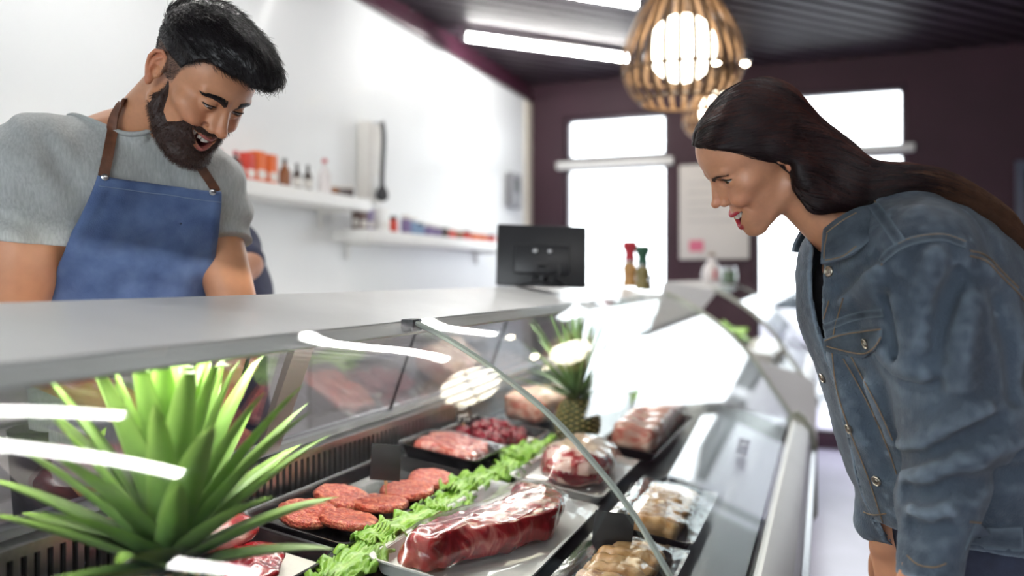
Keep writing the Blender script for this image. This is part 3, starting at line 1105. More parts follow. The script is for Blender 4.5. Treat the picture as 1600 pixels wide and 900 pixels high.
def lash_obj(f, g, R_, T_, sc, parent, r=.0007, ln=0.0, m=None):
    for s in (-1, 1):
        p = [to_world(q, R_, T_, sc) for q in lash(f, g, s)]
        mb = MB().tube(smoothpts(p, 3), r, 6)
        if ln:
            for i in range(2, 12):
                q = Vector(lash(f, g, s)[i])
                c = Vector((g['eye'][0], s * g['eye'][1], g['eye'][2]))
                o1 = (q - c).normalized() + Vector((0, 0, .15))
                o2 = (q - c).normalized() + Vector((.1, s * .15 * (i - 5) / 5, .9))
                mb.tube([to_world(q, R_, T_, sc), to_world(q + o1 * ln * .6, R_, T_, sc), to_world(q + o1 * ln * .75 + o2 * ln * .3, R_, T_, sc)], [.0005, .0004, .0001], 5)
        mb.build('eyelashes', m, parent)
def brow_strands(f, g, R_, loc2w, n, inner, mid, outer, ln, rr, seed, th):
    rs = np.random.RandomState(seed)
    out = []
    for s in (-1, 1):
        for _ in range(n):
            t = rs.rand()
            a, b, c = np.array(inner), np.array(mid), np.array(outer)
            p = (1 - t) ** 2 * a + 2 * t * (1 - t) * b + t * t * c
            wd = th * (1 - .65 * t)
            p = p + np.array([0, 0, rs.uniform(-wd, wd)])
            p[1] *= s
            dv = np.array([-.25, s * (.35 + .6 * t), .75 - 1.0 * t]); dv /= np.linalg.norm(dv)
            pts = np.array([p, p + dv * ln * .5 , p + dv * ln], f32)
            for _k in range(3):
                d, gr = fgrad(f, pts, .5)
                pts = pts - gr * (d - np.array([-.3, .5, .6]))[:, None]
            out.append(loc2w(pts))
    return out
# brow base so that they read as full
def brow_base(f, g, inner, mid, outer, th, loc2w, parent, m):
    for s in (-1, 1):
        a, b, c = np.array(inner), np.array(mid), np.array(outer)
        P = np.array([(1 - t) ** 2 * a + 2 * t * (1 - t) * b + t * t * c for t in np.linspace(.02, .95, 14)], f32)
        P[:, 1] *= s
        for _ in range(4):
            d, gr = fgrad(f, P, .5); P = P - gr * d[:, None]
        mb = strip_mesh(f, P, [th * 2 * (1 - .72 * t) for t in np.linspace(0, 1, 14)], .8, -.1, .6)
        mb.v = [tuple(q) for q in loc2w(np.array(mb.v))]
        mb.build('eyebrow', m, parent)
def scatter(V, Q, n, seed):
    rs = np.random.RandomState(seed)
    A, B, C_, D_ = V[Q[:, 0]], V[Q[:, 1]], V[Q[:, 2]], V[Q[:, 3]]
    ar = np.linalg.norm(np.cross(B - A, D_ - A), axis=1)
    i = rs.choice(len(Q), n, p=ar / ar.sum())
    u, v = rs.rand(n, 1), rs.rand(n, 1)
    return (A[i] * (1 - u) + B[i] * u) * (1 - v) + (D_[i] * (1 - u) + C_[i] * u) * v
def poly2(q, V):
    """signed distance to a polygon (negative inside)"""
    d = np.full(len(q), 1e9, f32); s = np.ones(len(q), f32)
    n = len(V)
    for i in range(n):
        a, b = V[i], V[i - 1]
        e = b - a; w_ = q - a
        t = np.clip((w_ @ e) / (e @ e), 0, 1)
        r_ = w_ - t[:, None] * e
        d = np.minimum(d, (r_ * r_).sum(1))
        c1 = q[:, 1] >= a[1]; c2 = q[:, 1] < b[1]; c3 = e[0] * w_[:, 1] > e[1] * w_[:, 0]
        m = (c1 & c2 & c3) | (~c1 & ~c2 & ~c3)
        s = np.where(m, -s, s)
    return np.sqrt(d) * s
# ================================================================ what lies in the case
tray_black = mat('black_plastic_tray', (.012, .012, .014), .25, var=.1, coat=.3)
tray_white = mat('white_foam_tray', (.72, .72, .70), .45, var=.03)
liner = mat('white_absorbent_paper', (.70, .68, .63), .7, var=.05, bump=.1, bscale=90)
film = glass_mat('cling_film', (.985, .985, .985), .022, .45, .08, 4)
tag_black = mat('black_price_card', (.012, .013, .015), .5, var=.1)
chalk = mat('white_chalk_ink', (.75, .75, .73), .8, var=.05)
skewer = mat('wooden_skewer', (.40, .27, .13), .6, var=.15)

def meat_mat(name, red, fat, scale=30, lo=.50, hi=.62, rough=.22, stretch=None, vor=0, bump=.25, bscale=120):
    m = mat(name, red, rough, coat=.35, bump=bump, bscale=bscale, stretch=stretch)
    nt = m.node_tree
    b = nt.nodes['Principled BSDF']
    mp = [n for n in nt.nodes if n.type == 'MAPPING'][0]
    n = nt.nodes.new('ShaderNodeTexNoise'); n.inputs['Scale'].default_value = scale; n.inputs['Detail'].default_value = 6; n.inputs['Distortion'].default_value = 1.2
    nt.links.new(mp.outputs[0], n.inputs['Vector'])
    r = nt.nodes.new('ShaderNodeValToRGB')
    r.color_ramp.elements[0].position = lo; r.color_ramp.elements[1].position = hi
    r.color_ramp.elements[0].color = (*red, 1); r.color_ramp.elements[1].color = (*fat, 1)
    e = r.color_ramp.elements.new(lo * .72); e.color = (red[0] * .55, red[1] * .5, red[2] * .5, 1)
    nt.links.new(n.outputs['Fac'], r.inputs['Fac'])
    if vor:
        v = nt.nodes.new('ShaderNodeTexVoronoi'); v.inputs['Scale'].default_value = vor
        nt.links.new(mp.outputs[0], v.inputs['Vector'])
        r2 = nt.nodes.new('ShaderNodeValToRGB')
        r2.color_ramp.elements[0].position = .10; r2.color_ramp.elements[1].position = .28
        r2.color_ramp.elements[0].color = (*fat, 1); r2.color_ramp.elements[1].color = (0, 0, 0, 1)
        nt.links.new(v.outputs['Distance'], r2.inputs['Fac'])
        mx = nt.nodes.new('ShaderNodeMix'); mx.data_type = 'RGBA'; mx.blend_type = 'LIGHTEN'; mx.inputs[0].default_value = .55
        nt.links.new(r.outputs[0], mx.inputs[6]); nt.links.new(r2.outputs[0], mx.inputs[7])
        nt.links.new(mx.outputs[2], b.inputs['Base Color'])
    else:
        nt.links.new(r.outputs[0], b.inputs['Base Color'])
    return m
burger_m = meat_mat('minced_beef', (.42, .040, .018), (.66, .25, .13), 90, .48, .66, .3, vor=170, bump=.6, bscale=260)
steak_m = meat_mat('raw_beef', (.30, .012, .018), (.55, .20, .17), 16, .56, .78, .18, stretch=(1, 1.6, 1), bump=.15, bscale=50)
dark_beef = meat_mat('lean_dark_beef', (.26, .008, .022), (.48, .10, .11), 26, .55, .80, .2)
marble = meat_mat('marbled_beef', (.34, .022, .026), (.70, .48, .42), 20, .44, .56, .2, stretch=(1, .5, 1.4))
rib_m = meat_mat('pork_rib_meat', (.60, .17, .12), (.80, .55, .44), 24, .40, .60, .25, stretch=(.5, 2.2, 1))
saus_m = meat_mat('fresh_sausage_skin', (.42, .065, .045), (.64, .28, .20), 60, .45, .68, .22)
chick_m = meat_mat('pale_chicken_meat', (.60, .31, .11), (.72, .46, .22), 22, .42, .62, .22)
fatskin = mat('creamy_pork_rind', (.66, .42, .29), .35, coat=.2, col2=(.74, .56, .42), var=.5, vscale=18, bump=.15, bscale=60)

SL = math.atan(.142857)
def DM(X, Y, rot=0.0, up=0.0):
    return Matrix.Translation((X, Y, deckz(X) + up)) @ Matrix.Rotation(SL, 4, 'Y') @ Matrix.Rotation(rot, 4, 'Z')

def xform(mb, M):
    mb.v = [tuple(M @ Vector(p)) for p in mb.v]
    return mb

def rrect(hx, hy, r, n=5):
    out = []
    for cx, cy, a0 in ((hx - r, hy - r, 0), (-hx + r, hy - r, 90), (-hx + r, -hy + r, 180), (hx - r, -hy + r, 270)):
        for k in range(n + 1):
            a = math.radians(a0 + 90 * k / n)
            out.append((cx + r * math.cos(a), cy + r * math.sin(a)))
    return out

def tray(X0, X1, Y0, Y1, h, m, label, lm=None, up=0.001, rot=0, dome=0.0, name='meat_tray', group='meat trays in the case', filmed=True):
    cx, cy = (X0 + X1) / 2, (Y0 + Y1) / 2
    hx, hy = (X1 - X0) / 2, (Y1 - Y0) / 2
    M = DM(cx, cy, rot, up)
    e = empty(name, M.translation, label, 'tray', group)
    fl = h * .35
    rings = [(hx - fl, hy - fl, 0), (hx, hy, h), (hx + .006, hy + .006, h + .001), (hx + .006, hy + .006, h - .002), (hx - .002, hy - .002, h - .0015), (hx - fl - .001, hy - fl - .001, .003)]
    rows = []
    for a, b, z in rings:
        rows.append([Vector((p[0], p[1], z)) for p in rrect(a, b, .02)])
    mb = MB()
    mb.grid(rows, closed_u=True)
    n = len(rows[0])
    mb.add(rows[0], [tuple(range(n - 1, -1, -1))]); mb.add(rows[-1], [tuple(range(n))])
    # ribs pressed into the long walls
    xform(mb, M).build('tray_shell', m, e, angle=50)
    if lm:
        ml = MB()
        ml.prism([Vector((p[0], p[1], .0035)) for p in rrect(hx - fl - .006, hy - fl - .006, .012)], (0, 0, .002))
        xform(ml, M).build('liner', lm, e)
    return e, M

def wrap(e, M, X0, X1, Y0, Y1, h, objs, N=36):
    """cling film drawn over the tray rim and whatever lies on it"""
    hx, hy = (X1 - X0) / 2 + .007, (Y1 - Y0) / 2 + .007
    Mi = M.inverted()
    vs, fs = [], []
    for o in objs:
        b = len(vs); off = parent_off(o)
        vs += [Mi @ (v.co + off) for v in o.data.vertices]
        fs += [tuple(b + k for k in p.vertices) for p in o.data.polygons]
    bv_ = BVHTree.FromPolygons(vs, fs)
    Z = np.zeros((N + 1, N + 1)); Hm = np.zeros((N + 1, N + 1))
    for i in range(N + 1):
        for j in range(N + 1):
            hit = bv_.ray_cast(Vector(((i / N * 2 - 1) * hx, (j / N * 2 - 1) * hy, .5)), Vector((0, 0, -1)))
            Hm[i, j] = hit[0].z if hit[0] is not None else 0
    Hp = np.pad(Hm, 1, mode='edge')
    Hm = np.max([Hp[a:a + N + 1, b:b + N + 1] for a in range(3) for b in range(3)], axis=0)
    Z = np.maximum(Hm + .003, h + .003)
    for _ in range(26):
        P_ = np.pad(Z, 1, mode='edge')
        Z2 = (P_[:-2, 1:-1] + P_[2:, 1:-1] + P_[1:-1, :-2] + P_[1:-1, 2:]) / 4
        Z = np.maximum(Z2, np.maximum(Hm + .003, h + .003))
        Z[0] = Z[-1] = h + .003; Z[:, 0] = Z[:, -1] = h + .003
    rows = [[M @ Vector(((i / N * 2 - 1) * hx, (j / N * 2 - 1) * hy, Z[i, j] + .0016 * abs(mnoise.noise(Vector((i * .9, j * .55, h * 99)))))) for j in range(N + 1)] for i in range(N + 1)]
    MB().sheet(rows, .0008).build('cling_film', film, e, angle=80)

def sdf_local(name, fn, lo, hi, h, m, M, label, cat, group=None, colfn=None, matfn=None):
    o = sdf_obj(name, fn, lo, hi, h, m, None, tuple(M.translation), colfn, 1, xf=lambda V: np.asarray(V) @ np.array(M.to_3x3()).T + np.array(M.translation), matfn=matfn)
    return tag(o, label, cat, group)

# ---- burgers
e, M = tray(-.955, -.745, 1.19, 1.715, .030, tray_black, 'long black tray of minced beef burgers beside the lettuce strip', liner and None, filmed=False)
def burger_mesh(seed, r=.053, h=.019):
    mb = MB()
    prof = [(.001, .002), (r * .6, .0015), (r * .9, .003), (r * 1.0, h * .4), (r * .985, h * .7), (r * .90, h * .97), (r * .6, h), (r * .3, h * .98), (.001, h * .97)]
    pr = smoothpts([Vector((a, 0, b)) for a, b in prof], 4)
    mb.lathe([(max(p.x, .0008), p.z) for p in pr], n=56)
    out = []
    for v in mb.v:
        p = Vector(v)
        q = p * 95 + Vector((seed * 7, 0, 0))
        n = mnoise.noise(q) * .0016 + mnoise.noise(p * 260 + Vector((seed, 3, 0))) * .0010
        w = mnoise.noise(Vector((p.x * 22, p.y * 22, seed * 5))) * .004
        d = Vector((p.x, p.y, 0))
        k = d.length / r
        p += (d.normalized() if d.length > 1e-6 else Vector()) * (w + n) * k + Vector((0, 0, n))
        out.append(tuple(p))
    mb.v = out
    return mb
blab = ['front burger patty of the outer row, nearest the lettuce', 'second burger patty from the front in the outer row', 'third burger patty of the outer row, under the black card', 'last burger patty of the outer row, at the sausage tray', 'front burger patty of the inner row, nearest the air grille', 'rear burger patty of the inner row, by the air grille']
for i, (x, y, rz) in enumerate(((-.810, 1.305, 0), (-.811, 1.42, 1), (-.808, 1.53, 2), (-.806, 1.635, 3), (-.884, 1.285, 4), (-.886, 1.405, 5))):
    Mb = DM(x, y, rz, .0125) @ Matrix.Rotation(-.12 if i < 4 else -.08, 4, 'X')
    mb = burger_mesh(i, .0555 if i != 3 else .050)
    o = MB(); o.v, o.f, o.mi = [tuple(Mb @ Vector(v)) for v in mb.v], mb.f, mb.mi
    tag(o.build('burger_patty', burger_m, angle=70, origin=Mb.translation), blab[i], 'burger', 'raw burgers on the black tray')

# ---- steaks at the near left on white liner
e, M = tray(-.955, -.745, .93, 1.165, .026, tray_black, 'black tray lined with white paper under raw beef slices, in front of the burger tray', liner, filmed=False)
def blob(c, r, seed, rough=.008, fr=26):
    def f(P):
        d = ell(P, c, r)
        return d + rough * vnoise(P + seed, fr) + rough * .4 * vnoise(P + seed, fr * 2.7)
    return f
for i, (x, y, rx, ry, rz, lab) in enumerate(((-.905, 1.075, .050, .062, .030, 'raw beef steak leaning at the burger tray end, beside the near pineapple'), (-.82, 1.045, .050, .075, .012, 'flat raw beef slice on white paper by the near pineapple'), (-.90, .985, .042, .045, .020, 'raw beef steak half hidden behind the near pineapple leaves'))):
    sdf_local('beef_steak', blob((0, 0, rz * .9), (rx, ry, rz), i + 1, .006), (-rx - .02, -ry - .02, -.012), (rx + .02, ry + .02, rz * 2 + .02), .0032, marble if i == 0 else steak_m, DM(x, y, .5 * i, .019), lab, 'beef')

# ---- sausages
e, M = tray(-.950, -.752, 1.745, 1.925, .034, tray_black, 'small wrapped tray of coiled sausage between the burgers and the diced beef', tray_white and liner, up=.018, dome=.004)
s = []
for k in range(5):
    y0 = -.062 + k * .031
    s += [Vector((-.075, y0, 0)), Vector((-.02, y0 + .006, .004)), Vector((.04, y0 - .004, .002)), Vector((.075, y0 + .003, 0))] if k % 2 == 0 else [Vector((.078, y0, 0)), Vector((.03, y0 + .005, .003)), Vector((-.03, y0 - .004, .004)), Vector((-.076, y0 + .003, 0))]
pts = smoothpts([M @ (Vector((p.x * .88, p.y, p.z)) + Vector((0, 0, .026))) for p in s], 6)
sc_ = tag(MB().tube(pts, [.0155 + .0012 * math.sin(i * .7) for i in range(len(pts))], 14).build('sausage_coil', saus_m, angle=80), 'pale red coiled sausage under cling film', 'sausage')
wrap(e, M, -.950, -.752, 1.745, 1.925, .034, [sc_])

# ---- diced beef
e, M = tray(-.965, -.745, 1.945, 2.265, .032, tray_black, 'black tray with white liner under dark red diced beef', liner, dome=.012)
rs = np.random.RandomState(3)
cub = None
for i in range(74):
    lvl = 0 if i < 44 else 1
    x, y = rs.uniform(-.082, .070) * (1 - .25 * lvl), rs.uniform(-.135, .125) * (1 - .2 * lvl)
    Mc = M @ Matrix.Translation((x, y, .018 + .016 * lvl + rs.uniform(0, .004))) @ Matrix.Rotation(rs.uniform(0, 6), 4, 'Z') @ Matrix.Rotation(rs.uniform(-.4, .4), 4, 'X')
    if i < 3 or cub is None:
        bm = bmesh.new(); bmesh.ops.create_cube(bm, size=.027)
        bmesh.ops.bevel(bm, geom=bm.edges[:], offset=.006, segments=2, affect='EDGES')
        bmesh.ops.subdivide_edges(bm, edges=bm.edges[:], cuts=1)
        for v in bm.verts: v.co += Vector((mnoise.noise(v.co * 90 + Vector((i, 0, 0))), mnoise.noise(v.co * 90 + Vector((9, i, 0))), mnoise.noise(v.co * 90 + Vector((0, 5, i))))) * .004
        me = bpy.data.meshes.new('beef_cube'); bm.to_mesh(me); bm.free(); me.materials.append(dark_beef); me.shade_smooth()
        cub = bpy.data.objects.new('beef_cube', me)
        tag(cub, 'cube of dark red diced beef heaped on the lined black tray', 'beef', 'diced beef cubes'); o = cub
    else:
        o = cub.copy()
    COL.objects.link(o)
    o.matrix_world = Mc

# ---- pale pork joint
def joint(P):
    d = box3(P, (0, 0, .052), (.070, .145, .050), r=.035)
    d = smin(d, ell(P, (-.03, -.05, .075), (.055, .09, .045)), .03)
    d = np.maximum(d, (P[:, 2] - .105 + P[:, 0] * -.25 + np.abs(P[:, 1] - .0) * .12))
    return d + .006 * vnoise(P, 20) + .003 * vnoise(P, 55)
M = DM(-.850, 2.50, -.10, .010)
sdf_local('pork_joint', joint, (-.12, -.2, -.02), (.12, .2, .14), .004, [fatskin, rib_m], M, 'large pale pork joint with creamy rind at the far end beside the upright pineapple', 'pork',
          matfn=lambda C: (((C[:, 0] > .052) & (C[:, 2] < .055)) | (C[:, 1] < -.125) | (vnoise(C.astype(f32), 26) > .42)).astype(int))
# ---- marbled joint on the white tray
e, M = tray(-.672, -.462, 1.765, 2.145, .022, tray_white, 'white foam tray under the fat streaked beef joint', None, dome=.085, up=.012)
def joint2(P):
    d = ell(P, (0, 0, .040), (.084, .170, .050))
    d = smin(d, ell(P, (.02, -.06, .044), (.062, .09, .036)), .03)
    d = np.maximum(d, .016 - P[:, 2])
    return d + .007 * vnoise(P, 18) + .003 * vnoise(P, 50)
bj_ = sdf_local('beef_joint', joint2, (-.13, -.21, -.01), (.13, .21, .14), .004, [marble, fatskin, dark_beef], M, 'fat streaked beef joint wrapped on a white tray in front of the upright pineapple', 'beef',
          matfn=lambda C: np.where(C[:, 2] + .2 * C[:, 1] + .022 * vnoise(C.astype(f32), 22) > .062, 1, np.where((C[:, 2] < .05) & (vnoise(C.astype(f32), 16) < .25), 2, 0)))
wrap(e, M, -.672, -.462, 1.765, 2.145, .022, [bj_])
# ---- big sirloin under film
e, M = tray(-.690, -.452, 1.17, 1.70, .026, tray_white, 'white tray under the big curved beef fillet, wrapped in film', None, dome=.045, up=.006)
def fillet(P):
    pts = [(-.050, -.205, .030), (-.036, -.13, .031), (.000, -.04, .034), (.036, .06, .038), (.030, .14, .036), (-.010, .185, .030)]
    d = line(P, [p for p in pts], [.042, .050, .056, .058, .050, .036])
    d = np.maximum(d, np.abs(P[:, 2] - .032) - .034)
    d = np.maximum(d, .014 - P[:, 2])
    q = np.stack([P[:, 0] * 2, P[:, 1] * .6, P[:, 2] * 2], 1)
    return d + .005 * vnoise(q, 22) + .0025 * vnoise(P, 60)
bf_ = sdf_local('beef_fillet', fillet, (-.13, -.32, -.01), (.13, .27, .1), .0036, [steak_m, fatskin, marble], M, 'long curved red beef fillet under shiny film beside the lettuce strip', 'beef',
          matfn=lambda C: np.where((vnoise((C * np.array([1.6, .8, 1])).astype(f32), 15) > .42) & (C[:, 1] > -.05), 2, 0))
wrap(e, M, -.690, -.452, 1.17, 1.70, .026, [bf_])
# ---- ribs
e, M = tray(-.580, -.425, 2.20, 2.84, .028, tray_black, 'black tray of pale ribs at the far end beside the upright pineapple', None, filmed=False, up=.02)
for k in range(6):
    y = -.235 + k * .094
    def rb(P, y=y):
        d = box3(P, (0, y, .048), (.060, .050, .036), r=.02)
        return d + .006 * np.sin(P[:, 0] * 70 + k) * .5 + .004 * vnoise(P, 30)
    sdf_local('pork_rib', rb, (-.1, y - .07, 0), (.1, y + .07, .1), .0042, rib_m, M, ['nearest', 'second', 'third', 'fourth', 'fifth', 'farthest'][k] + ' pale pork rib slab of the row on the far black tray', 'ribs', 'pork ribs on the far tray')
# ---- chicken strips
def strips(X0, X1, Y0, Y1, lab, n, slab, up=0):
    e, M = tray(X0, X1, Y0, Y1, .036, tray_black, lab, None, dome=.010, up=.001 + up)
    hx = (X1 - X0) / 2 - .034; L = (Y1 - Y0) - .085
    so = []
    for k in range(n):
        y = -L / 2 + L * (k + .5) / n
        p = [M @ Vector((-hx, y + .004, .027)), M @ Vector((-hx * .4, y - .005, .031)), M @ Vector((hx * .4, y + .003, .032)), M @ Vector((hx, y - .004, .027))]
        q = smoothpts(p, 6)
        r = L / n * .56
        rr = [r * (.62 + .38 * math.sin(PI * min(1, (i + 1.5) / (len(q) + 1))) ** .5) * (1 + .06 * math.sin(i * 1.3 + k)) for i in range(len(q))]
        mb = MB().tube(q, rr, 14)
        mb.v = [tuple(Vector(v) + Vector((mnoise.noise(Vector(v) * 50), mnoise.noise(Vector(v) * 50 + Vector((5, 0, 0))), mnoise.noise(Vector(v) * 50 + Vector((0, 7, 0))))) * .003) for v in mb.v]
        st_o = tag(mb.build('chicken_strip', chick_m, angle=80), slab % (['first', 'second', 'third', 'fourth', 'fifth', 'sixth', 'seventh', 'eighth'][k]), 'chicken', 'chicken strips, ' + ('tray by the glass' if n == 8 else 'tray at the bottom edge'))
        so.append(st_o)
    wrap(e, M, X0, X1, Y0, Y1, .036, so)
strips(-.412, -.245, 1.60, 1.985, 'black tray of pale chicken strips behind the black card near the glass', 8, '%s pale chicken strip from the near end of the tray close to the curved glass')
strips(-.412, -.245, 1.16, 1.545, 'black tray of chicken strips at the bottom edge in front of the black card', 7, '%s chicken strip from the near end of the tray at the bottom edge')
# ---- lettuce strip: frilly leaves laid end to end
leaf_m = mat('green_lettuce', (.16, .36, .03), .45, attr='Col', bump=.35, bscale=70, coat=.15)
def lettuce_leaf(X, Y, L, Wd, rot, seed, lab, group='lettuce leaves dividing the trays', up=.004, lift=0.0):
    M = DM(X, Y, rot, up)
    NU, NV = 34, 30
    rows = []; cols = []
    for i in range(NU + 1):
        u = i / NU
        wid = Wd * (.55 + .45 * math.sin(PI * min(1, u * .85 + .12)))
        r = []
        for j in range(NV + 1):
            v = j / NV * 2 - 1
            e = max(abs(v), abs(u * 2 - 1) ** 3)
            fr = e ** 1.5
            z = .004 + .018 * (1 - v * v) * .6 + lift * u + fr * (.008 * math.sin(u * 27 + seed + v * 2) + .005 * math.sin(u * 58 + seed * 2) + .006 * math.sin(v * 21 + seed)) + .006 * mnoise.noise(Vector((u * 9, v * 6, seed)))
            z = max(z, .0015) + .004 * fr
            x = v * wid * .5 + .008 * fr * math.sin(u * 33 + seed)
            y = (u - .5) * L + .008 * fr * math.sin(v * 20 + seed)
            r.append(M @ Vector((x, y, z)))
            rib = math.exp(-(v / .07) ** 2) * (1 - u * .7)
            t = .5 + .5 * mnoise.noise(Vector((u * 14, v * 10, seed + 3)))
            c = np.array([.08, .24, .012]) * (1 - t) + np.array([.28, .47, .05]) * t
            c = c * (1 - rib * .6) + np.array([.45, .56, .22]) * rib * .6
            cols.append(c)
        rows.append(r)
    mb = MB().sheet(rows, .0016)
    o = mb.build('lettuce_leaf', leaf_m, angle=180, origin=M.translation)
    a = o.data.attributes.new('Col', 'FLOAT_COLOR', 'POINT')
    cc = np.concatenate([np.array(cols), np.array(cols)])
    a.data.foreach_set('color', np.concatenate([cc, np.ones((len(cc), 1))], 1).astype(f32).ravel())
    return tag(o, lab, 'lettuce', group)
names = ['nearest', 'second', 'third', 'fourth', 'fifth', 'farthest']
for k in range(6):
    lettuce_leaf(-.713 + .006 * (-1) ** k, 1.16 + k * .175,   .245, .078, .12 * (-1) ** k + (PI if k % 3 == 1 else 0), k * 2.3 + 1, names[k] + ' green lettuce leaf of the strip between the two rows of trays', up=.016 + .003 * (k % 2))
lettuce_leaf(-.600, 2.93, .10, .11, .9, 31, 'small green lettuce leaf behind the upright pineapple at the far tray', 'loose lettuce by the pineapple', lift=.05)

# ---- pineapples
pine_m = mat('pineapple_rind', (.10, .12, .03), .55, attr='Col', bump=.2, bscale=160)
crown_m = mat('pineapple_crown_leaf', (.09, .20, .05), .42, attr='Col', bump=.1, bscale=60, stretch=(1, 1, .2))
def inside_case(p, e=0):
    """leaves bend along the glass and the grille instead of passing through them"""
    z = p.z - H
    xb = -.955 if z < -.33 else -.955 + (z + .33) / .27 * .085
    xf = np.interp(-z, [-b for a, b in PROF], [a for a, b in PROF]) - .012
    p.x = max(p.x, xb + e)
    p.x = min(p.x, xf - e)
    p.z = min(p.z, H - .108 - e)
    p.z = max(p.z, deckz(p.x) + .012 + e)
    return p
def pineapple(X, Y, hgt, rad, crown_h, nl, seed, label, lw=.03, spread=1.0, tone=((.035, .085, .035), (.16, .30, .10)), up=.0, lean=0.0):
    M = Matrix.Translation((X, Y, deckz(X) + up + .008))
    e = empty('pineapple', M.translation, label, 'pineapple', 'pineapples in the case')
    NU, NV = 128, 72
    V, C, Fq = [], [], []
    rows_ = 9; cols_ = 12
    for i in range(NV + 1):
        t = i / NV
        prof = (math.sin(PI * min(max(.08 + t * .86, 0), 1)) ** .42)
        for j in range(NU):
            a = j / NU
            # diamond eyes along two spirals
            p = a * cols_ + t * rows_; q = a * cols_ - t * rows_
            fp, fq = p - math.floor(p) - .5, q - math.floor(q) - .5
            dd = max(abs(fp), abs(fq))
            eye = 1 - dd * 2
            b = .10 * (eye ** .6 if eye > 0 else 0)
            spk = math.exp(-(fp * fp + fq * fq) * 24)
            r = rad * prof * (.93 + b + .05 * spk)
            V.append(M @ Vector((r * math.cos(2 * PI * a), r * math.sin(2 * PI * a), t * hgt)))
            ce = np.array([.030, .045, .012]) * (1 - min(1, eye * 1.3)) + np.array([.10, .13, .030]) * min(1, eye * 1.3)
            ce = ce * (1 - min(1, spk * 1.2)) + np.array([.52, .34, .13]) * min(1, spk * 1.2)
            C.append(ce)
    for i in range(NV):
        for j in range(NU):
            Fq.append((i * NU + j, i * NU + (j + 1) % NU, (i + 1) * NU + (j + 1) % NU, (i + 1) * NU + j))
    np_obj('fruit', np.array([tuple(v) for v in V]), np.array(Fq), pine_m, e, tuple(M.translation), np.array(C))
    rg = np.random.RandomState(seed)
    V, C, Fq = [], [], []
    for k in range(nl):
        u = k / (nl - 1)
        az = k * 2.39996 + rg.uniform(-.2, .2)
        el = math.radians(8 + 78 * u ** .8) + rg.uniform(-.1, .1)
        L = crown_h * (.42 + .58 * math.sin(PI * (.18 + .42 * u))) * rg.uniform(.85, 1.1)
        base = Vector((math.cos(az) * rad * .30 * (1 - u), math.sin(az) * rad * .30 * (1 - u), hgt * .985 + crown_h * .16 * u))
        d = Vector((math.cos(az) * math.cos(el) * spread, math.sin(az) * math.cos(el) * spread, math.sin(el)))
        curl = rg.uniform(.15, .6) * (1.1 - u)
        w0 = lw * rg.uniform(.8, 1.1)
        n = 10
        c = base.copy(); dirv = d.normalized()
        b0 = len(V)
        for i in range(n + 1):
            s = i / n
            ww = w0 * (1 - s) ** .75 * (.75 + .5 * s) + .0006
            side = dirv.cross(Vector((0, 0, 1)))
            side = side.normalized() if side.length > 1e-4 else Vector((-math.sin(az), math.cos(az), 0))
            nrm = side.cross(dirv).normalized()
            for (m_, up_) in ((-1, .22), (-.5, .05), (0, -.03), (.5, .05), (1, .22)):
                V.append(inside_case(M @ (c + side * ww * .5 * m_ + nrm * ww * up_), 0))
                V.append(inside_case(M @ (c + side * ww * .5 * m_ * .96 + nrm * (ww * up_ - .0016 * (1 - s))), .0012))
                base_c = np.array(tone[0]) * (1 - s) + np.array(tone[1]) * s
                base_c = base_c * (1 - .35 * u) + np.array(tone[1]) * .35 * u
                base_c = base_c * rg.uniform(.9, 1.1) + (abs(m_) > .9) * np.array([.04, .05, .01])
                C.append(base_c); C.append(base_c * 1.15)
            c = c + dirv * L / n
            dirv = (dirv + Vector((math.cos(az), math.sin(az), -.35)) * curl * s * .22).normalized()
        for i in range(n):
            a0, a1 = b0 + i * 10, b0 + (i + 1) * 10
            for m_ in range(4):
                Fq.append((a0 + 2 * m_, a0 + 2 * m_ + 2, a1 + 2 * m_ + 2, a1 + 2 * m_))
                Fq.append((a0 + 2 * m_ + 1, a1 + 2 * m_ + 1, a1 + 2 * m_ + 3, a0 + 2 * m_ + 3))
            Fq.append((a0, a1, a1 + 1, a0 + 1)); Fq.append((a0 + 8, a0 + 9, a1 + 9, a1 + 8))
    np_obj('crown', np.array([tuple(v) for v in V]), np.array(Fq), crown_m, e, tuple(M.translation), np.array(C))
    return e
pineapple(-.655, 2.262, .135, .064, .235, 60, 4, 'whole pineapple standing upright among the meat at the far end', .020, .9)
pineapple(-.762, .815, .105, .070, .26, 54, 8, 'nearest pineapple with big bright crown leaves, its fruit below the picture edge', .062, .97, ((.016, .066, .046), (.26, .42, .09)))  # dark bases and bright tips: the case lamp's light painted into the leaves

# ---- price cards on skewers
def card(px, py, X_, Y_, w_, h_, zc, rot, label, marks=None, tilt=.25):
    base = Vector((X_, Y_, deckz(X_) + .02))
    e = empty('price_card', base, label, 'price card', 'black price cards on skewers')
    top = Vector((X_, Y_, zc))
    MB().tube([base, top], .0016, 8).build('skewer', skewer, e)
    MB().tube([top - Vector((0, 0, h_ * .62)), top - Vector((0, 0, h_ * .40))], .0036, 8).build('clip', skewer, e)
    M = Matrix.Translation(top) @ Matrix.Rotation(rot, 4, 'Z') @ Matrix.Rotation(tilt, 4, 'Y')
    mb = MB().box((-w_ / 2, -.0035, -h_ / 2), (w_ / 2, -.0017, h_ / 2), .0006, M=M)
    c = mb.build('card', tag_black, e)
    if marks:
        q = MB()
        for (x0, z0, x1, z1, r) in marks:
            q.tube([M @ Vector((x0 * w_, -.004, z0 * h_)), M @ Vector(((x0 + x1) / 2 * w_ + .0006, -.004, (z0 + z1) / 2 * h_)), M @ Vector((x1 * w_, -.004, z1 * h_))], r, 5)
        q.build('chalk_marks', chalk, c)
    return e
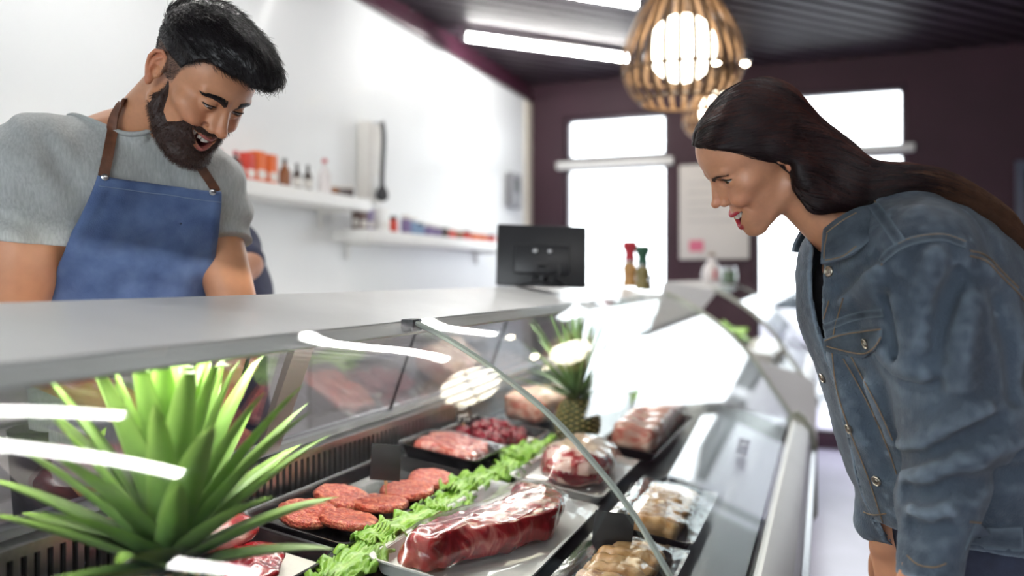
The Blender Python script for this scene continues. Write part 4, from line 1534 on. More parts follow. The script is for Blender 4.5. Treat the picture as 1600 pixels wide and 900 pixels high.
def zpx(X_, Y_, py):
    d = -X_ * SN + Y_ * CS
    return H - (py - HORIZ) / F * d
card(0, 0, -.82, 1.463, .060, .072, zpx(-.82, 1.463, 722), .35, 'plain black price card on a skewer above the burgers', tilt=.06)
mk = [(-.05, .42, .08, .42, .0022), (-.3, .12, .25, .20, .0022), (-.05, .10, .05, .22, .0020), (-.3, -.2, .3, -.14, .0024), (-.32, -.40, -.2, -.30, .0022), (.05, -.42, .1, -.26, .002), (.28, -.42, .3, -.28, .0022)]
card(0, 0, -.935, 2.10, .046, .060, zpx(-.935, 2.10, 643), .3, 'black price card with white chalk marks above the diced beef', mk, tilt=-.06)
card(0, 0, -.36, 1.468, .072, .088, zpx(-.36, 1.468, 838), .30, 'large plain black price card on a skewer in front of the chicken tray', tilt=.12)
card(0, 0, -.600, 2.80, .040, .055, zpx(-.600, 2.80, 638), .2, 'small black price card with white marks behind the pale ribs', mk[:4])
card(0, 0, -.345, 2.0, .040, .070, zpx(-.345, 2.0, 765), .1, 'tilted black price card with white dots behind the chicken tray', [(-.1, .3, .1, .34, .003), (-.05, 0, .15, .05, .003), (0, -.3, .2, -.28, .003)], tilt=-.45)
card(0, 0, -.235, 2.62, .034, .05, zpx(-.235, 2.62, 698), .1, 'small black price card alone on the bare deck near the end glass', mk[:3])
# ================================================================ the man behind the counter
mR = np.array([[0.6756451277335948, 0.12672309600253073, 0.7262540315271158], [-0.0908302935649687, 0.9919192602840534, -0.08857786884113197], [-0.7316102235075427, -0.006118661378813796, 0.6816957113274035]])
mT = np.array([-1.0451550909107599, 1.1807726979943751, 1.666095651807211])
mS = 1.0
def m_loc(P): return (((P - mT.astype(f32)) @ mR.astype(f32)) * (1000 / mS)).astype(f32)
def m_wld(P): return (P * (mS / 1000)) @ mR.T + mT
shirt_m = mat('heather_grey_jersey', (.40, .42, .41), .85, var=.14, vscale=260, stretch=(1, 1, .25), bump=.08, bscale=500, sheen=.2)
denim_ap = mat('washed_blue_apron_denim', (.030, .062, .165), .8, col2=(.12, .19, .37), var=.62, vscale=22, bump=.16, bscale=420, detail=8, sheen=.1)
leather = mat('brown_strap_leather', (.13, .05, .025), .5, var=.3, vscale=60, bump=.12, bscale=180)

GM = dict(male=True, eye=(83, 30.5, 14), mouth=(32, -39, -49, -67), mx=103, mc=.026, lip=(1.4, 2.6), lid=(3.4, 4.2, .05), tooth=8.5,
          cran=((-4, 0, 46), (96, 75, 85)), fore=((46, 0, 46), (51, 60, 52)), face=((42, 0, -28), (54, 55, 76)),
          jaw=((4, 52, -54), (74, 17, -95), 15, 16), chin=((85, 0, -96), (18, 24, 17)), zyg=((60, 45, -8), (24, 22, 18)),
          apple=((80, 38, -21), (17, 17, 14)), brow=((93, 10, 31), (80, 47, 33), 8, 6),
          nose=dict(root=(92, 0, 20), tip=(116, 0, -18), r0=7, r1=8.3, ala=(104, 12.5, -22), ar=(9.5, 6, 7.5), nos=(110, 6.5, -31)),
          ear=(-8, 76, 0), ea=.42, neck=((-24, 0, -40), (-80, -8, -150), 56, 64),
          skin=(.54, .255, .135), flush=(.54, .17, .09), lipc=(.42, .13, .11))

# ---- posture: joints from the photograph with their own distances
a35 = math.radians(36)
t_f = rt * math.sin(a35) + toc * math.cos(a35)               # chest direction
lean = .34
t_u = np.array([0, 0, 1.0]) * math.cos(lean) + t_f * math.sin(lean)
t_f2 = t_f * math.cos(lean) - np.array([0, 0, 1.0]) * math.sin(lean)
t_l = np.cross(t_u, t_f2)
TM = np.stack([t_f2, t_l, t_u], 1)                            # columns: forward, left, up
shR, shL = J(52, 258, 1.47), J(316, 298, 1.68)
chest = J(205, 345, 1.62); belly = chest - t_u * .24 - t_f2 * .01; pelvis = belly - np.array([0, 0, .24]) - t_f2 * .03
nb = J(205, 225, 1.57)
elR, wrR = J(22, 545, 1.48), J(178, 628, 1.45)
elL, wrL = J(374, 505, 1.62), J(362, 594, 1.54)
hR = hand_fn(orth(rt * .80 + toc * .10 - np.array([0, 0, .35]), np.array([0, 0, 1.0]) + toc * .4), wrR, 1.0, side=1)
hL = hand_fn(orth(rt * -.42 + toc * .30 - np.array([0, 0, .62]), toc * .9 + np.array([0, 0, .4])), wrL, 1.0, side=-1, curl=(.55, .6, .4))
def m_torso(P, k=.05):
    d = ell(P, chest, (.120, .190, .20), TM)
    d = smin(d, ell(P, belly, (.118, .165, .21), TM), k)
    d = smin(d, cap(P, belly, pelvis, .13, .15), k)
    d = smin(d, cap(P, shR - t_u * .02, shL - t_u * .02, .062, .062), k)
    d = smin(d, cap(P, nb - t_u * .0, shR + t_u * .012, .050, .042), .05)
    d = smin(d, cap(P, nb - t_u * .0, shL + t_u * .012, .050, .042), .05)
    for s, sh in ((-1, shR), (1, shL)):
        d = smin(d, ell(P, chest + t_l * s * .085 + t_u * .075 + t_f2 * .065, (.055, .095, .075), TM), .04)
    return d
def m_arms(P):
    d = smin(cap(P, shR, elR, .062, .044), ell(P, shR * .55 + elR * .45, (.060, .058, .10), orth(t_f, shR - elR)), .03)
    d = smin(d, cap(P, elR, wrR, .046, .031), .02)
    e = smin(cap(P, shL, elL, .058, .042), cap(P, elL, wrL, .044, .030), .02)
    return np.minimum(smin(d, hR(P), .012), smin(e, hL(P), .012))
def m_body(P):
    return smin(m_torso(P), m_arms(P), .035)
skin_tone = GM['skin']
man = empty('man', (pelvis[0], pelvis[1], 0), 'smiling bearded man in grey T-shirt and blue denim apron leaning over the meat counter', 'person')
headf = head_fn(GM)
# neck end in head space
n1 = m_loc(nb[None].astype(f32))[0]
GM['neck'] = ((-22, 0, -40), tuple(float(x) for x in n1), 55, 62)
o_ = m_loc((nb - t_u * .05)[None].astype(f32))[0]
def m_head(P):
    return headf(P)
def m_headw(P):
    return headf(m_loc(P)) * (mS / 1000)
hv, hq = surface(m_head, (-150, -100, -190), (135, 100, 140), 1.7)
_nl = (m_wld(hv) - (nb + t_u * .022 + t_f2 * .02)) @ ((t_u * .80 + t_f2 * .36) / np.linalg.norm(t_u * .80 + t_f2 * .36))
hq = hq[(_nl[hq] > -.045).any(1)]
_us = np.unique(hq); _mp = -np.ones(len(hv), np.int64); _mp[_us] = np.arange(len(_us)); hv, hq = hv[_us], _mp[hq]
hc_ = head_colors(hv, headf, GM)
def m_fade(P):
    x, z = P[:, 0], P[:, 2]; y = np.abs(P[:, 1])
    ln_ = np.interp(x, [-110, -60, -20, 0, 10, 22, 34, 50, 60], [-40, -25, -12, -6, -10, -4, 30, 54, 76])
    m = sstep(z - ln_, -2, 14) * (x < 64)
    m = m * (1 - (y > np.interp(z, [-40, -10, 30, 60], [72, 72, 78, 90])) * (x < 8))
    return m
hc_ = mixc(hc_, (.055, .035, .030), .80 * m_fade(hv))
# razor shadow under the beard is stubbly skin
bv, bq = surface(m_body, tuple(np.minimum.reduce([shR, elR, wrR, pelvis, elL]) - .24), tuple(np.maximum.reduce([shR, shL, wrR, wrL, nb]) + .14), .006)
bc_ = np.tile(np.array(skin_tone), (len(bv), 1)) * (1 + .06 * vnoise(bv, 14) + .04 * vnoise(bv, 60))[:, None]
allv = np.concatenate([m_wld(hv), bv]); allq = np.concatenate([hq, bq + len(hv)])
np_obj('body', allv, allq, skin_m, man, None, np.concatenate([hc_, bc_]))
# legs below the counter
mbL = MB()
trm = mat('dark_trousers', (.03, .03, .035), .8, var=.2, vscale=30)
for s in (-1, 1):
    hip = pelvis + t_l * s * .10
    knee = np.array([hip[0] + .02, hip[1], .50]); foot = np.array([hip[0], hip[1], .09])
    mbL.tube([Vector(hip + np.array([0, 0, .05])), Vector(knee), Vector((knee + foot) / 2), Vector(foot)], [.10, .075, .065, .055], 16)
mbL.build('trousers', trm, man)
for s in (-1, 1):
    hip = pelvis + t_l * s * .10
    a = Vector((hip[0], hip[1], .045)); f_ = Vector(t_f)
    MB().tube([a - f_ * .08, a - f_ * .05, a + f_ * .06, a + f_ * .14, a + f_ * .19], [.03, .045, .045, .04, .022], 14).build('shoe', mat('black_shoe', (.015, .015, .015), .4, var=.1), man)

# ---- face details
for s in (-1, 1):
    c = (GM['eye'][0], s * GM['eye'][1], GM['eye'][2])
    eyeball('eyeball', c, (1, s * -.02 - .05, -.42), mR, mT, mS, man, (.06, .025, .012))
lash_obj(headf, GM, mR, mT, mS, man, .0014, 0, hair_m)

tm = teeth_mesh(headf, GM)
tm.v = [tuple(to_world(p, mR, mT, mS)) for p in tm.v]
tm.build('teeth', tooth_m, man, angle=60)

hairs('eyebrows', brow_strands(headf, GM, mR, m_wld, 500, (98, 9, 26), (96, 28, 37), (78, 50, 30), 8, 0, 3, 4.0), .00042, .00012, hair_m, man)
brow_base(headf, GM, (98, 9, 26), (96, 28, 37), (78, 50, 30), 3.2, m_wld, man, hair_m)

# ---- beard: a short trimmed mass with whiskers on it
def beard_mask(P):
    """>0 inside the bearded area (head mm)"""
    x, z = P[:, 0], P[:, 2]; y = np.abs(P[:, 1])
    top = np.interp(x, [-5, 4, 12, 22, 36, 52, 66, 80, 90, 99, 105, 112], [-30, -8, -4, -24, -50, -60, -46, -31, -29, -29, -29, -29])
    m = top - z
    m = np.minimum(m, np.where((y > 66) & (x < 14), -5, 50))
    m = np.minimum(m, x - np.interp(z, [-120, -80, -50, -20, 20], [30, 8, 2, 6, 14]))
    m = np.minimum(m, z + 122 + 0 * x)
    lip = headf.lips(P)
    gp = headf.gap(P)
    m = np.minimum(m, np.minimum(lip - 1.0, gp - 1) * 1.5)
    # a shaved patch below the lower lip's ends
    return m
def beard_f(P):
    d = headf(P)
    m = beard_mask(P)
    th = 5.0 * sstep(m, -1, 14) * (1 + .0 * m)
    th = th + 5.0 * sstep(-P[:, 2], 80, 112) + 2.5 * sstep(m, 8, 25)
    th = np.where(m > 0, th, 0) + .9 * vnoise(P, .35) * (m > 0)
    return np.maximum(d - th, -m * .8)
beard_m = mat('dark_brown_beard', (.030, .013, .009), .55, var=.35, vscale=200)
whisk_m = mat('brown_whiskers', (.050, .020, .012), .42, var=.3, vscale=300)
sdf_obj('beard', beard_f, (-20, -90, -135), (125, 90, 25), 1.8, beard_m, man, xf=m_wld)
V_, Q_ = surface(beard_f, (-20, -90, -135), (125, 90, 25), 2.5)
rts = scatter(V_, Q_, 9000, 4)
rts = rts[beard_mask(rts.astype(f32)) > .6]
_, gn = fgrad(beard_f, rts, 1.0)
rs_ = np.random.RandomState(9)
dn = gn * .75 + np.array([.15, 0, -.75]) + rs_.normal(0, .22, gn.shape)
dn /= np.linalg.norm(dn, axis=1, keepdims=True)
ln_ = rs_.uniform(3.5, 7.5, len(rts))[:, None]
st = [m_wld(np.array([p - g_ * 1.5, p + (d_ * .6 + g_ * .2) * l_ * .5, p + d_ * l_])) for p, g_, d_, l_ in zip(rts, gn, dn, ln_)]
hairs('whiskers', st, .00030, .00008, whisk_m, man)

# ---- hair
def mh_mask(P):
    x, z = P[:, 0], P[:, 2]; y = np.abs(P[:, 1])
    line_ = np.interp(x, [-110, -60, -20, 0, 12, 20, 28, 38, 52, 64, 78, 95], [-40, -25, -8, 0, 0, 6, 28, 52, 70, 82, 84, 88])
    return z - line_
def mh_f(P):
    d = headf(P, True)
    m = mh_mask(P)
    x, z = P[:, 0], P[:, 2]
    side = -4 + 7.0 * sstep(z, 26, 44) + 10 * sstep(z, 48, 80)
    side = side + 6 * sstep(-x, 30, 70) * (1 - sstep(z, 20, 50))
    e = np.maximum(d - side, -m)
    top = ell(P, (8, 0, 88), (92, 68, 56))
    top = smin(top, ell(P, (60, 2, 112), (52, 56, 34)), 20)
    q = smin(ell(P, (97, 4, 114), (36, 44, 22)), ell(P, (116, 4, 110), (19, 32, 15)), 16)
    top = smin(top, q, 18)
    top = np.maximum(top, -(z - np.interp(x, [-100, -40, 20, 60, 100, 150], [20, 36, 54, 80, 90, 96])))
    h = smin(e, top, 8)
    # locks combed forward
    n1_ = vnoise(np.stack([P[:, 0] * .25 + P[:, 2] * .1, P[:, 1] * 1.0, P[:, 2] * .5], 1), .12)
    return h + 2.2 * n1_ * sstep(z, 30, 70) + .6 * vnoise(P, .3)
hair_o = sdf_obj('hair', mh_f, (-130, -100, -60), (165, 100, 180), 2.2, hair_m, man, xf=m_wld)
V_, Q_ = surface(mh_f, (-130, -100, -60), (165, 100, 180), 3)
rts = scatter(V_, Q_, 11000, 5)
_, gn = fgrad(mh_f, rts, 1.5)
st = []
rs_ = np.random.RandomState(11)
for p, g_ in zip(rts, gn):
    up_ = sstep(np.array([p[2]]), 45, 85)[0]
    fl = np.array([.9, .10 * np.sign(p[1]), .15]) * up_ + np.array([-.35, 0, -.8]) * (1 - up_)
    if p[0] > 95: fl = np.array([.7, .0, -.45])
    if p[0] < -60 and up_ > .5: fl = np.array([-.3, 0, .5])
    fl = fl - g_ * (fl @ g_)
    fl = fl / (np.linalg.norm(fl) + 1e-6) + rs_.normal(0, .16, 3)
    l_ = 5 + 17 * up_ * rs_.uniform(.5, 1)
    lift = .22 + .25 * up_ * rs_.rand()
    st.append(m_wld(np.array([p - g_ * 1.0, p + fl * l_ * .4 + g_ * l_ * lift * .35, p + fl * l_ * .75 + g_ * l_ * lift * .45, p + fl * l_ + g_ * l_ * lift * .3])))
# clipped sides: very short hairs on the scalp
r2 = scatter(hv, hq, 60000, 15).astype(f32)
r2 = r2[m_fade(r2) > rs_.rand(len(r2)) * .9 + .05][:14000]
r2 = r2[mh_f(r2) > 0]
_, g2_ = fgrad(m_head, r2, 1.0)
dd_ = g2_ * .45 + np.array([-.55, 0, -.55]) + rs_.normal(0, .15, g2_.shape)
hairs('clipped_hair', [m_wld(np.array([p - g_ * .5, p + d_ * 1.6, p + d_ * 3.4])) for p, g_, d_ in zip(r2, g2_, dd_)], .00020, .00008, hair_m, man)
hairs('hair_strands', st, .00036, .00010, hair_m, man)

# ---- T-shirt, apron, straps
def m_v0(P): return np.minimum(m_torso(P) - .013, m_headw(P) - .004)
_pl = march_many(m_v0, [(153, 177), (162, 192), (173, 206), (186, 220), (202, 232), (222, 241), (246, 245), (272, 245)])
_c = _pl.mean(0); _nrm = np.linalg.svd(_pl - _c)[2][2]
nk = _nrm * np.sign(_nrm @ t_u)
nko = nb + nk * ((_c - nb) @ nk)
l0_ = float((_pl[4] - nb) @ t_l) + .004
def m_nl(P):
    """height over the neckline, the same on both sides of its lowest point"""
    l_ = (P - nb.astype(f32)) @ t_l.astype(f32)
    x_ = l_ - l0_
    ex_ = x_ + np.sqrt(x_ * x_ + .035 ** 2) - .012
    return (P - nko.astype(f32)) @ nk.astype(f32) - ex_ * float(nk @ t_l)
def m_neckd(P): return cap(P, nb * .72 + m_wld(np.array([[-22, 0, -40]]))[0] * .28, nb, .059, .062)
def m_rib(P):
    b = smin(m_torso(P) - .014, m_neckd(P) - .006, .04)
    nl = (P - nko.astype(f32)) @ nk.astype(f32)
    r = np.maximum(np.abs(nl + .006) - .009, np.abs(b) - .0035)
    return np.maximum(r, cap(P, nb - t_u * .1, nb + t_u * .2, .10))
def m_shirt(P):
    sl = smin(cap(P, shR, elR, .072, .068), cap(P, shL, elL, .062, .058), .02)
    sl = smin(sl, ell(P, shR * .62 + elR * .38, (.068, .066, .10), orth(t_f, shR - elR)), .03)
    b = smin(smin(m_torso(P) - .013, m_neckd(P) - .004, .04), sl - .002, .05)
    nr_ = cap(P, nb - t_u * .03, nb + t_u * .06, .10) < 0
    if nr_.any():
        hd_ = b.copy(); hd_[nr_] = m_headw(P[nr_]) - .008
        b = np.where(nr_, smin(b, hd_, .012), b)
    # folds
    q = (P - chest.astype(f32)) @ TM.astype(f32)
    w1 = np.sin(q[:, 1] * 62 + q[:, 2] * 40 + 2.5 * vnoise(P, 9)) * np.exp(-((q[:, 1] + .17) / .09) ** 2 - ((q[:, 2] - .02) / .16) ** 2)
    w2 = np.sin(q[:, 2] * 85 + q[:, 1] * 30 + 2 * vnoise(P, 8)) * np.exp(-((np.abs(q[:, 1]) - .22) / .07) ** 2)
    b = b + .0050 * w1 + .0044 * w2 + .0032 * vnoise(P, 16) + .0018 * vnoise(P, 40)
    ar = (elR - shR) / np.linalg.norm(elR - shR); al = (elL - shL) / np.linalg.norm(elL - shL)
    cr = (P - (shR + ar * .135).astype(f32)) @ ar.astype(f32)
    cl = (P - (shL + al * .125).astype(f32)) @ al.astype(f32)
    nearR = cap(P, shR, elR, .09) < .02; nearL = cap(P, shL, elL, .085) < .02
    tor = m_torso(P)
    b = np.maximum(b, np.where((cr > -.03) & (cap(P, shR, elR, .07) < tor), cr, -.05))
    b = np.maximum(b, np.where((cl > -.03) & (cap(P, shL, elL, .066) < tor), cl, -.05))
    # neckline
    nl = m_nl(P)
    b = np.maximum(b, np.where(cap(P, nb - t_u * .1, nb + t_u * .2, .10) < .0, nl, -.06))
    return b
lo_ = np.minimum.reduce([shR, elR, pelvis, elL]) - .2; hi_ = np.maximum.reduce([shR, shL, nb]) + .12
lo_[2] = pelvis[2] - .05
tshirt = sdf_obj('t_shirt', m_shirt, tuple(lo_), tuple(hi_), .0042, shirt_m, man, refine=1)
def m_front(P):
    d = m_torso(P, .09) - .025
    q = (P - chest.astype(f32)) @ TM.astype(f32)
    dr = np.sin(q[:, 1] * 48 + q[:, 2] * 26 + 2.5 * vnoise(P, 7)) * sstep(-q[:, 2], -.10, .15)
    return d + .0055 * vnoise(P, 11) + .0032 * vnoise(P, 27) + .0042 * dr
bib = [(152, 273), (200, 281), (258, 289), (318, 297), (346, 299), (343, 345), (336, 400), (328, 470), (322, 560), (50, 560), (66, 500), (78, 462), (92, 410), (112, 362), (136, 315)]
bp_ = [march(m_front, a, b) for a, b in bib]
bib2 = np.array([((p - chest) @ TM)[1:] for p in bp_ if p is not None])
def m_apron(P):
    q = (P - chest.astype(f32)) @ TM.astype(f32)
    r = poly2(q[:, 1:], bib2.astype(f32))
    hem = np.exp(-((r + .012) / .010) ** 2) * .0022
    d = np.abs(m_front(P) - .002) - .0035 - hem
    return smax(np.maximum(d, -(q[:, 0])), r, .003)
sdf_obj('apron', m_apron, tuple(chest - .45), tuple(chest + .35), .0042, denim_ap, man, refine=1)
def m_all(P): return np.minimum(np.minimum(m_shirt(P), m_headw(P)), m_front(P) + .006)
def m_cloth(P): return np.minimum(np.minimum(m_torso(P) - .010, m_headw(P)), smin(m_torso(P) - .008, m_headw(P), .03))
sp = march_path(m_cloth, [(160, 276), (166, 250), (174, 215), (184, 185), (197, 163)], 6)
sp = np.concatenate([sp, (sp[-1] - toc * .022 + np.array([0, 0, .004]))[None].astype(f32), (sp[-1] - toc * .055 + rt * .022)[None].astype(f32)])
strip_mesh(m_cloth, sp, .0175, .0035, .0075).build('neck_strap', leather, man)
sp = march_path(m_cloth, [(336, 300), (326, 284), (314, 266), (308, 258)], 6)
strip_mesh(m_cloth, sp, .0175, .0035, .004).build('neck_strap', leather, man)
for q in ((163, 278), (330, 300)):
    p = march(m_front, *q)
    _, n_ = fgrad(m_front, p[None], .004)
    M_ = Vector(n_[0]).to_track_quat('Z', 'Y').to_matrix()
    MB().lathe([(.006, 0), (.006, .003), (.003, .0045), (.0005, .0045)], Vector(p) + Vector(n_[0]) * .006, 14, M=M_).build('rivet', steel, man)
# ribbed neckband along the edge of the neck opening
th_ = np.linspace(0, 2 * PI, 80, endpoint=False)
dr_ = np.cos(th_)[:, None] * t_f2 + np.sin(th_)[:, None] * t_l
def rim_pt(r):
    p0 = nb + dr_ * r[:, None]
    h0 = m_nl(p0.astype(f32)); 
    return p0 - t_u * ((h0 + .004) / float(nk @ t_u))[:, None]
lo_r, hi_r = np.full(80, .01), np.full(80, .13)
for _ in range(22):
    md = (lo_r + hi_r) / 2
    ins = m_shirt(rim_pt(md).astype(f32)) < 0
    lo_r = np.where(ins, md, lo_r); hi_r = np.where(ins, hi_r, md)
for _ in range(3):
    lo_r = (np.roll(lo_r, 1) + lo_r * 2 + np.roll(lo_r, -1)) / 4
rim_ = rim_pt(lo_r - .0015)
MB().tube([Vector(p) for p in rim_], .0062, 10, closed=True, flat=.8).build('neck_rib', mat('grey_rib_knit', (.37, .39, .38), .85, var=.1, vscale=300), tshirt, angle=80)
# stitched top hem of the bib
hp = march_path(m_front, [(153, 290), (205, 297), (260, 305), (318, 312), (343, 315)], 6)
MB().tube(stitch_tube(m_front, hp, 0, .0088), .0008, 6).build('hem_stitch', mat('pale_blue_thread', (.20, .27, .42), .8, var=.1), man)
# ================================================================ the woman in front of the counter
wR = np.array([[-0.75749069160591, 0.4280885676333294, -0.4928975861089639], [-0.21182618888390006, -0.87531534801318, -0.4346869071360317], [-0.6175253175646502, -0.2248626687429706, 0.7537235981263065]])
wT = np.array([-0.09487620508039611, 1.38604697985589, 1.513211871659572])
wS = .94
def w_loc(P): return (((P - wT.astype(f32)) @ wR.astype(f32)) * (1000 / wS)).astype(f32)
def w_wld(P): return (np.asarray(P) * (wS / 1000)) @ wR.T + wT
GW = dict(male=False, eye=(71, 32, 13), mouth=(27, -46, -54, -75), mx=101, mc=.030, crease=1.6, lip=(2.1, 3.2), lid=(6.0, 4.4, .07), tooth=8.0, tback=6.0,
          cran=((-8, 0, 40), (90, 70, 77)), fore=((46, 0, 44), (48, 55, 52)), face=((40, 0, -24), (53, 50, 70)),
          jaw=((0, 43, -58), (72, 13, -93), 11, 12), chin=((83, 0, -93), (15, 18, 14)), zyg=((55, 40, -6), (22, 20, 18)),
          apple=((77, 33, -24), (18, 16, 15)), brow=((88, 10, 29), (76, 43, 31), 5, 5),
          nose=dict(root=(90, 0, 17), tip=(110, 0, -17), r0=5.5, r1=5.8, ala=(99, 10, -23), ar=(7.5, 5, 6), nos=(105, 5, -28)),
          ear=(-8, 69, 0), ea=.35, es=.92, neck=((-12, 0, -48), (-80, 0, -150), 46, 50),
          skin=(.60, .29, .165), flush=(.62, .21, .12), lipc=(.42, .025, .045))
wneck = J(1338, 385, 1.34)
n1 = w_loc(wneck[None].astype(f32))[0]
GW['neck'] = ((-10, 0, -52), tuple(float(x) for x in n1), 44, 50)
wheadf = head_fn(GW)
def w_headw(P): return wheadf(w_loc(P)) * (wS / 1000)

w_f0 = rt * -.86 + toc * .50; w_f0 /= np.linalg.norm(w_f0)
wl = .30
w_u = np.array([0, 0, 1.0]) * math.cos(wl) + w_f0 * math.sin(wl)
w_f = w_f0 * math.cos(wl) - np.array([0, 0, 1.0]) * math.sin(wl)
w_l = np.cross(w_u, w_f)
WM = np.stack([w_f, w_l, w_u], 1)
woman = None
# joints
wshN, wshF = J(1440, 410, 1.185), J(1372, 400, 1.46)
welN, wwrN = J(1500, 655, 1.19), J(1452, 872, 1.16)
welF, wwrF = J(1410, 640, 1.50), J(1384, 842, 1.435)
wch = J(1415, 520, 1.325); wbe = J(1470, 700, 1.35); wpe = J(1560, 880, 1.37)
hwF = hand_fn(orth(rt * .12 - np.array([0, 0, 1.0]) + toc * .1, toc * .5 - rt * .85), wwrF, .90, side=-1, curl=(.35, .45, .3))
hwN = hand_fn(orth(rt * -.25 - np.array([0, 0, 1.0]) + toc * .0, toc * .95 - rt * .2), wwrN, .90, side=1, curl=(.35, .45, .3))
def w_body(P):
    d = ell(P, wch, (.098, .150, .20), WM)
    d = smin(d, ell(P, wbe, (.095, .135, .20), WM), .05)
    d = smin(d, cap(P, wbe, wpe, .10, .10), .05)
    d = smin(d, cap(P, wshN, wshF, .045, .045), .05)
    a = smin(cap(P, wshN, welN, .046, .036), cap(P, welN, wwrN, .036, .024), .02)
    b = smin(cap(P, wshF, welF, .046, .036), cap(P, welF, wwrF, .036, .024), .02)
    d = smin(d, np.minimum(smin(a, hwN(P), .012), smin(b, hwF(P), .012)), .02)
    return d
woman = empty('woman', (wpe[0], wpe[1], 0), 'long haired woman in denim jacket bending forward to look into the meat counter', 'person')
hv, hq = surface(wheadf, (-150, -95, -190), (130, 95, 135), 1.6)
hc_ = head_colors(hv, wheadf, GW)
lo_ = np.minimum.reduce([wshN, wshF, wpe, wwrN, wwrF]) - .22; hi_ = np.maximum.reduce([wshN, wshF, wpe, wwrN, wneck]) + .16
bv, bq = surface(w_body, tuple(lo_), tuple(hi_), .005)
bc_ = np.tile(np.array(GW['skin']), (len(bv), 1)) * (1 + .05 * vnoise(bv, 14) + .03 * vnoise(bv, 60))[:, None]
np_obj('body', np.concatenate([w_wld(hv), bv]), np.concatenate([hq, bq + len(hv)]), skin_w, woman, None, np.concatenate([hc_, bc_]))
for s in (-1, 1):
    c = (GW['eye'][0], s * GW['eye'][1], GW['eye'][2])
    eyeball('eyeball', c, (1, s * .06 + .16, -.34), wR, wT, wS, woman, (.05, .028, .014))
lash_m = mat('black_lashes', (.008, .006, .006), .5, var=.1)
lash_obj(wheadf, GW, wR, wT, wS, woman, .0014, 9.0, lash_m)
tm = teeth_mesh(wheadf, GW); tm.v = [tuple(to_world(p, wR, wT, wS)) for p in tm.v]
tm.build('teeth', tooth_m, woman, angle=60)
brow_m = mat('dark_brown_brow', (.030, .014, .010), .5, var=.2)
brow_base(wheadf, GW, (94, 10, 19), (93, 27, 31), (77, 45, 25), 3.0, w_wld, woman, brow_m)
hairs('eyebrows', brow_strands(wheadf, GW, wR, w_wld, 320, (94, 10, 19), (93, 27, 31), (77, 45, 25), 6, 0, 8, 3.0), .00035, .0001, brow_m, woman)
legs_ = []
jeans = mat('dark_navy_jeans', (.022, .028, .055), .8, var=.25, vscale=40, bump=.2, bscale=400)
for s in (-1, 1):
    hip = wpe + w_l * s * .085
    knee = np.array([hip[0] - .03, hip[1], .46]); foot = np.array([hip[0] + .02, hip[1], .08])
    legs_.append((hip, knee, foot))
def w_jeans(P):
    d = smin(ell(P, wpe, (.125, .175, .15), WM), cap(P, wpe, wbe * .45 + wpe * .55, .125, .118), .05)
    for h_, k_, f_ in legs_:
        d = smin(d, smin(cap(P, h_, k_, .098, .064), cap(P, k_, f_, .062, .048), .02), .03)
    return d + .003 * vnoise(P, 18)
sdf_obj('jeans', w_jeans, (wpe[0] - .36, wpe[1] - .36, .03), (wpe[0] + .36, wpe[1] + .36, wpe[2] + .3), .008, jeans, woman, refine=1)
for s in (-1, 1):
    hip = wpe + w_l * s * .085
    a = Vector((hip[0] + .02, hip[1], .04)); f_ = Vector(w_f0)
    MB().tube([a - f_ * .07, a - f_ * .04, a + f_ * .05, a + f_ * .12, a + f_ * .16], [.026, .038, .038, .034, .02], 14).build('shoe', mat('white_trainer', (.6, .6, .6), .5, var=.05), woman)
# dark top under the jacket
def w_tee(P):
    d = ell(P, wch, (.106, .158, .21), WM)
    d = smin(d, ell(P, wbe, (.103, .143, .20), WM), .05)
    d = smin(d, cap(P, wshN, wshF, .052, .052), .05)
    nk = w_u * .8 + w_f * .4; nk /= np.linalg.norm(nk)
    return smax(d, (P - (wneck + w_f * .05 - w_u * .035).astype(f32)) @ nk.astype(f32), .01)
sdf_obj('dark_top', w_tee, tuple(lo_), tuple(hi_), .006, mat('black_top_jersey', (.018, .015, .020), .85, var=.2, vscale=60, bump=.2, bscale=300), woman, refine=1)

# ---- denim jacket
denim = mat('worn_denim', (.010, .016, .030), .8, col2=(.085, .122, .165), var=.8, vscale=14, stretch=(1, 1, .35), bump=.4, bscale=520, detail=9, sheen=.15)
denim_dk = mat('dark_denim_band', (.012, .019, .032), .8, col2=(.09, .12, .15), var=.5, vscale=30, bump=.4, bscale=520, detail=9)
def wear(m, col, lo=.495, hi=.56, k=.75):
    nt = m.node_tree; b = nt.nodes['Principled BSDF']
    src = b.inputs['Base Color'].links[0].from_socket
    g = nt.nodes.new('ShaderNodeNewGeometry'); r = nt.nodes.new('ShaderNodeMapRange')
    r.inputs[1].default_value = lo; r.inputs[2].default_value = hi; r.inputs[4].default_value = k
    nt.links.new(g.outputs['Pointiness'], r.inputs[0])
    mx = nt.nodes.new('ShaderNodeMix'); mx.data_type = 'RGBA'
    nt.links.new(r.outputs[0], mx.inputs[0]); nt.links.new(src, mx.inputs[6]); mx.inputs[7].default_value = (*col, 1)
    nt.links.new(mx.outputs[2], b.inputs['Base Color'])
wear(denim, (.26, .33, .40), .5, .57, .75); wear(denim_dk, (.18, .23, .28), .5, .58, .6)
thread = mat('ochre_thread', (.22, .15, .09), .7, var=.2, vscale=200)
metal_b = mat('aged_metal_button', (.42, .38, .32), .3, 1.0, var=.15, vscale=200)
def slv(P):
    a = cap(P, J(1440, 400, 1.215), J(1478, 520, 1.20), .078, .090)
    a = smin(a, cap(P, J(1478, 520, 1.20), J(1500, 645, 1.195), .090, .080), .03)
    a = smin(a, cap(P, J(1500, 645, 1.195), J(1465, 780, 1.18), .078, .054), .03)
    a = smin(a, cap(P, J(1465, 780, 1.18), J(1450, 915, 1.16), .052, .040), .02)
    return a
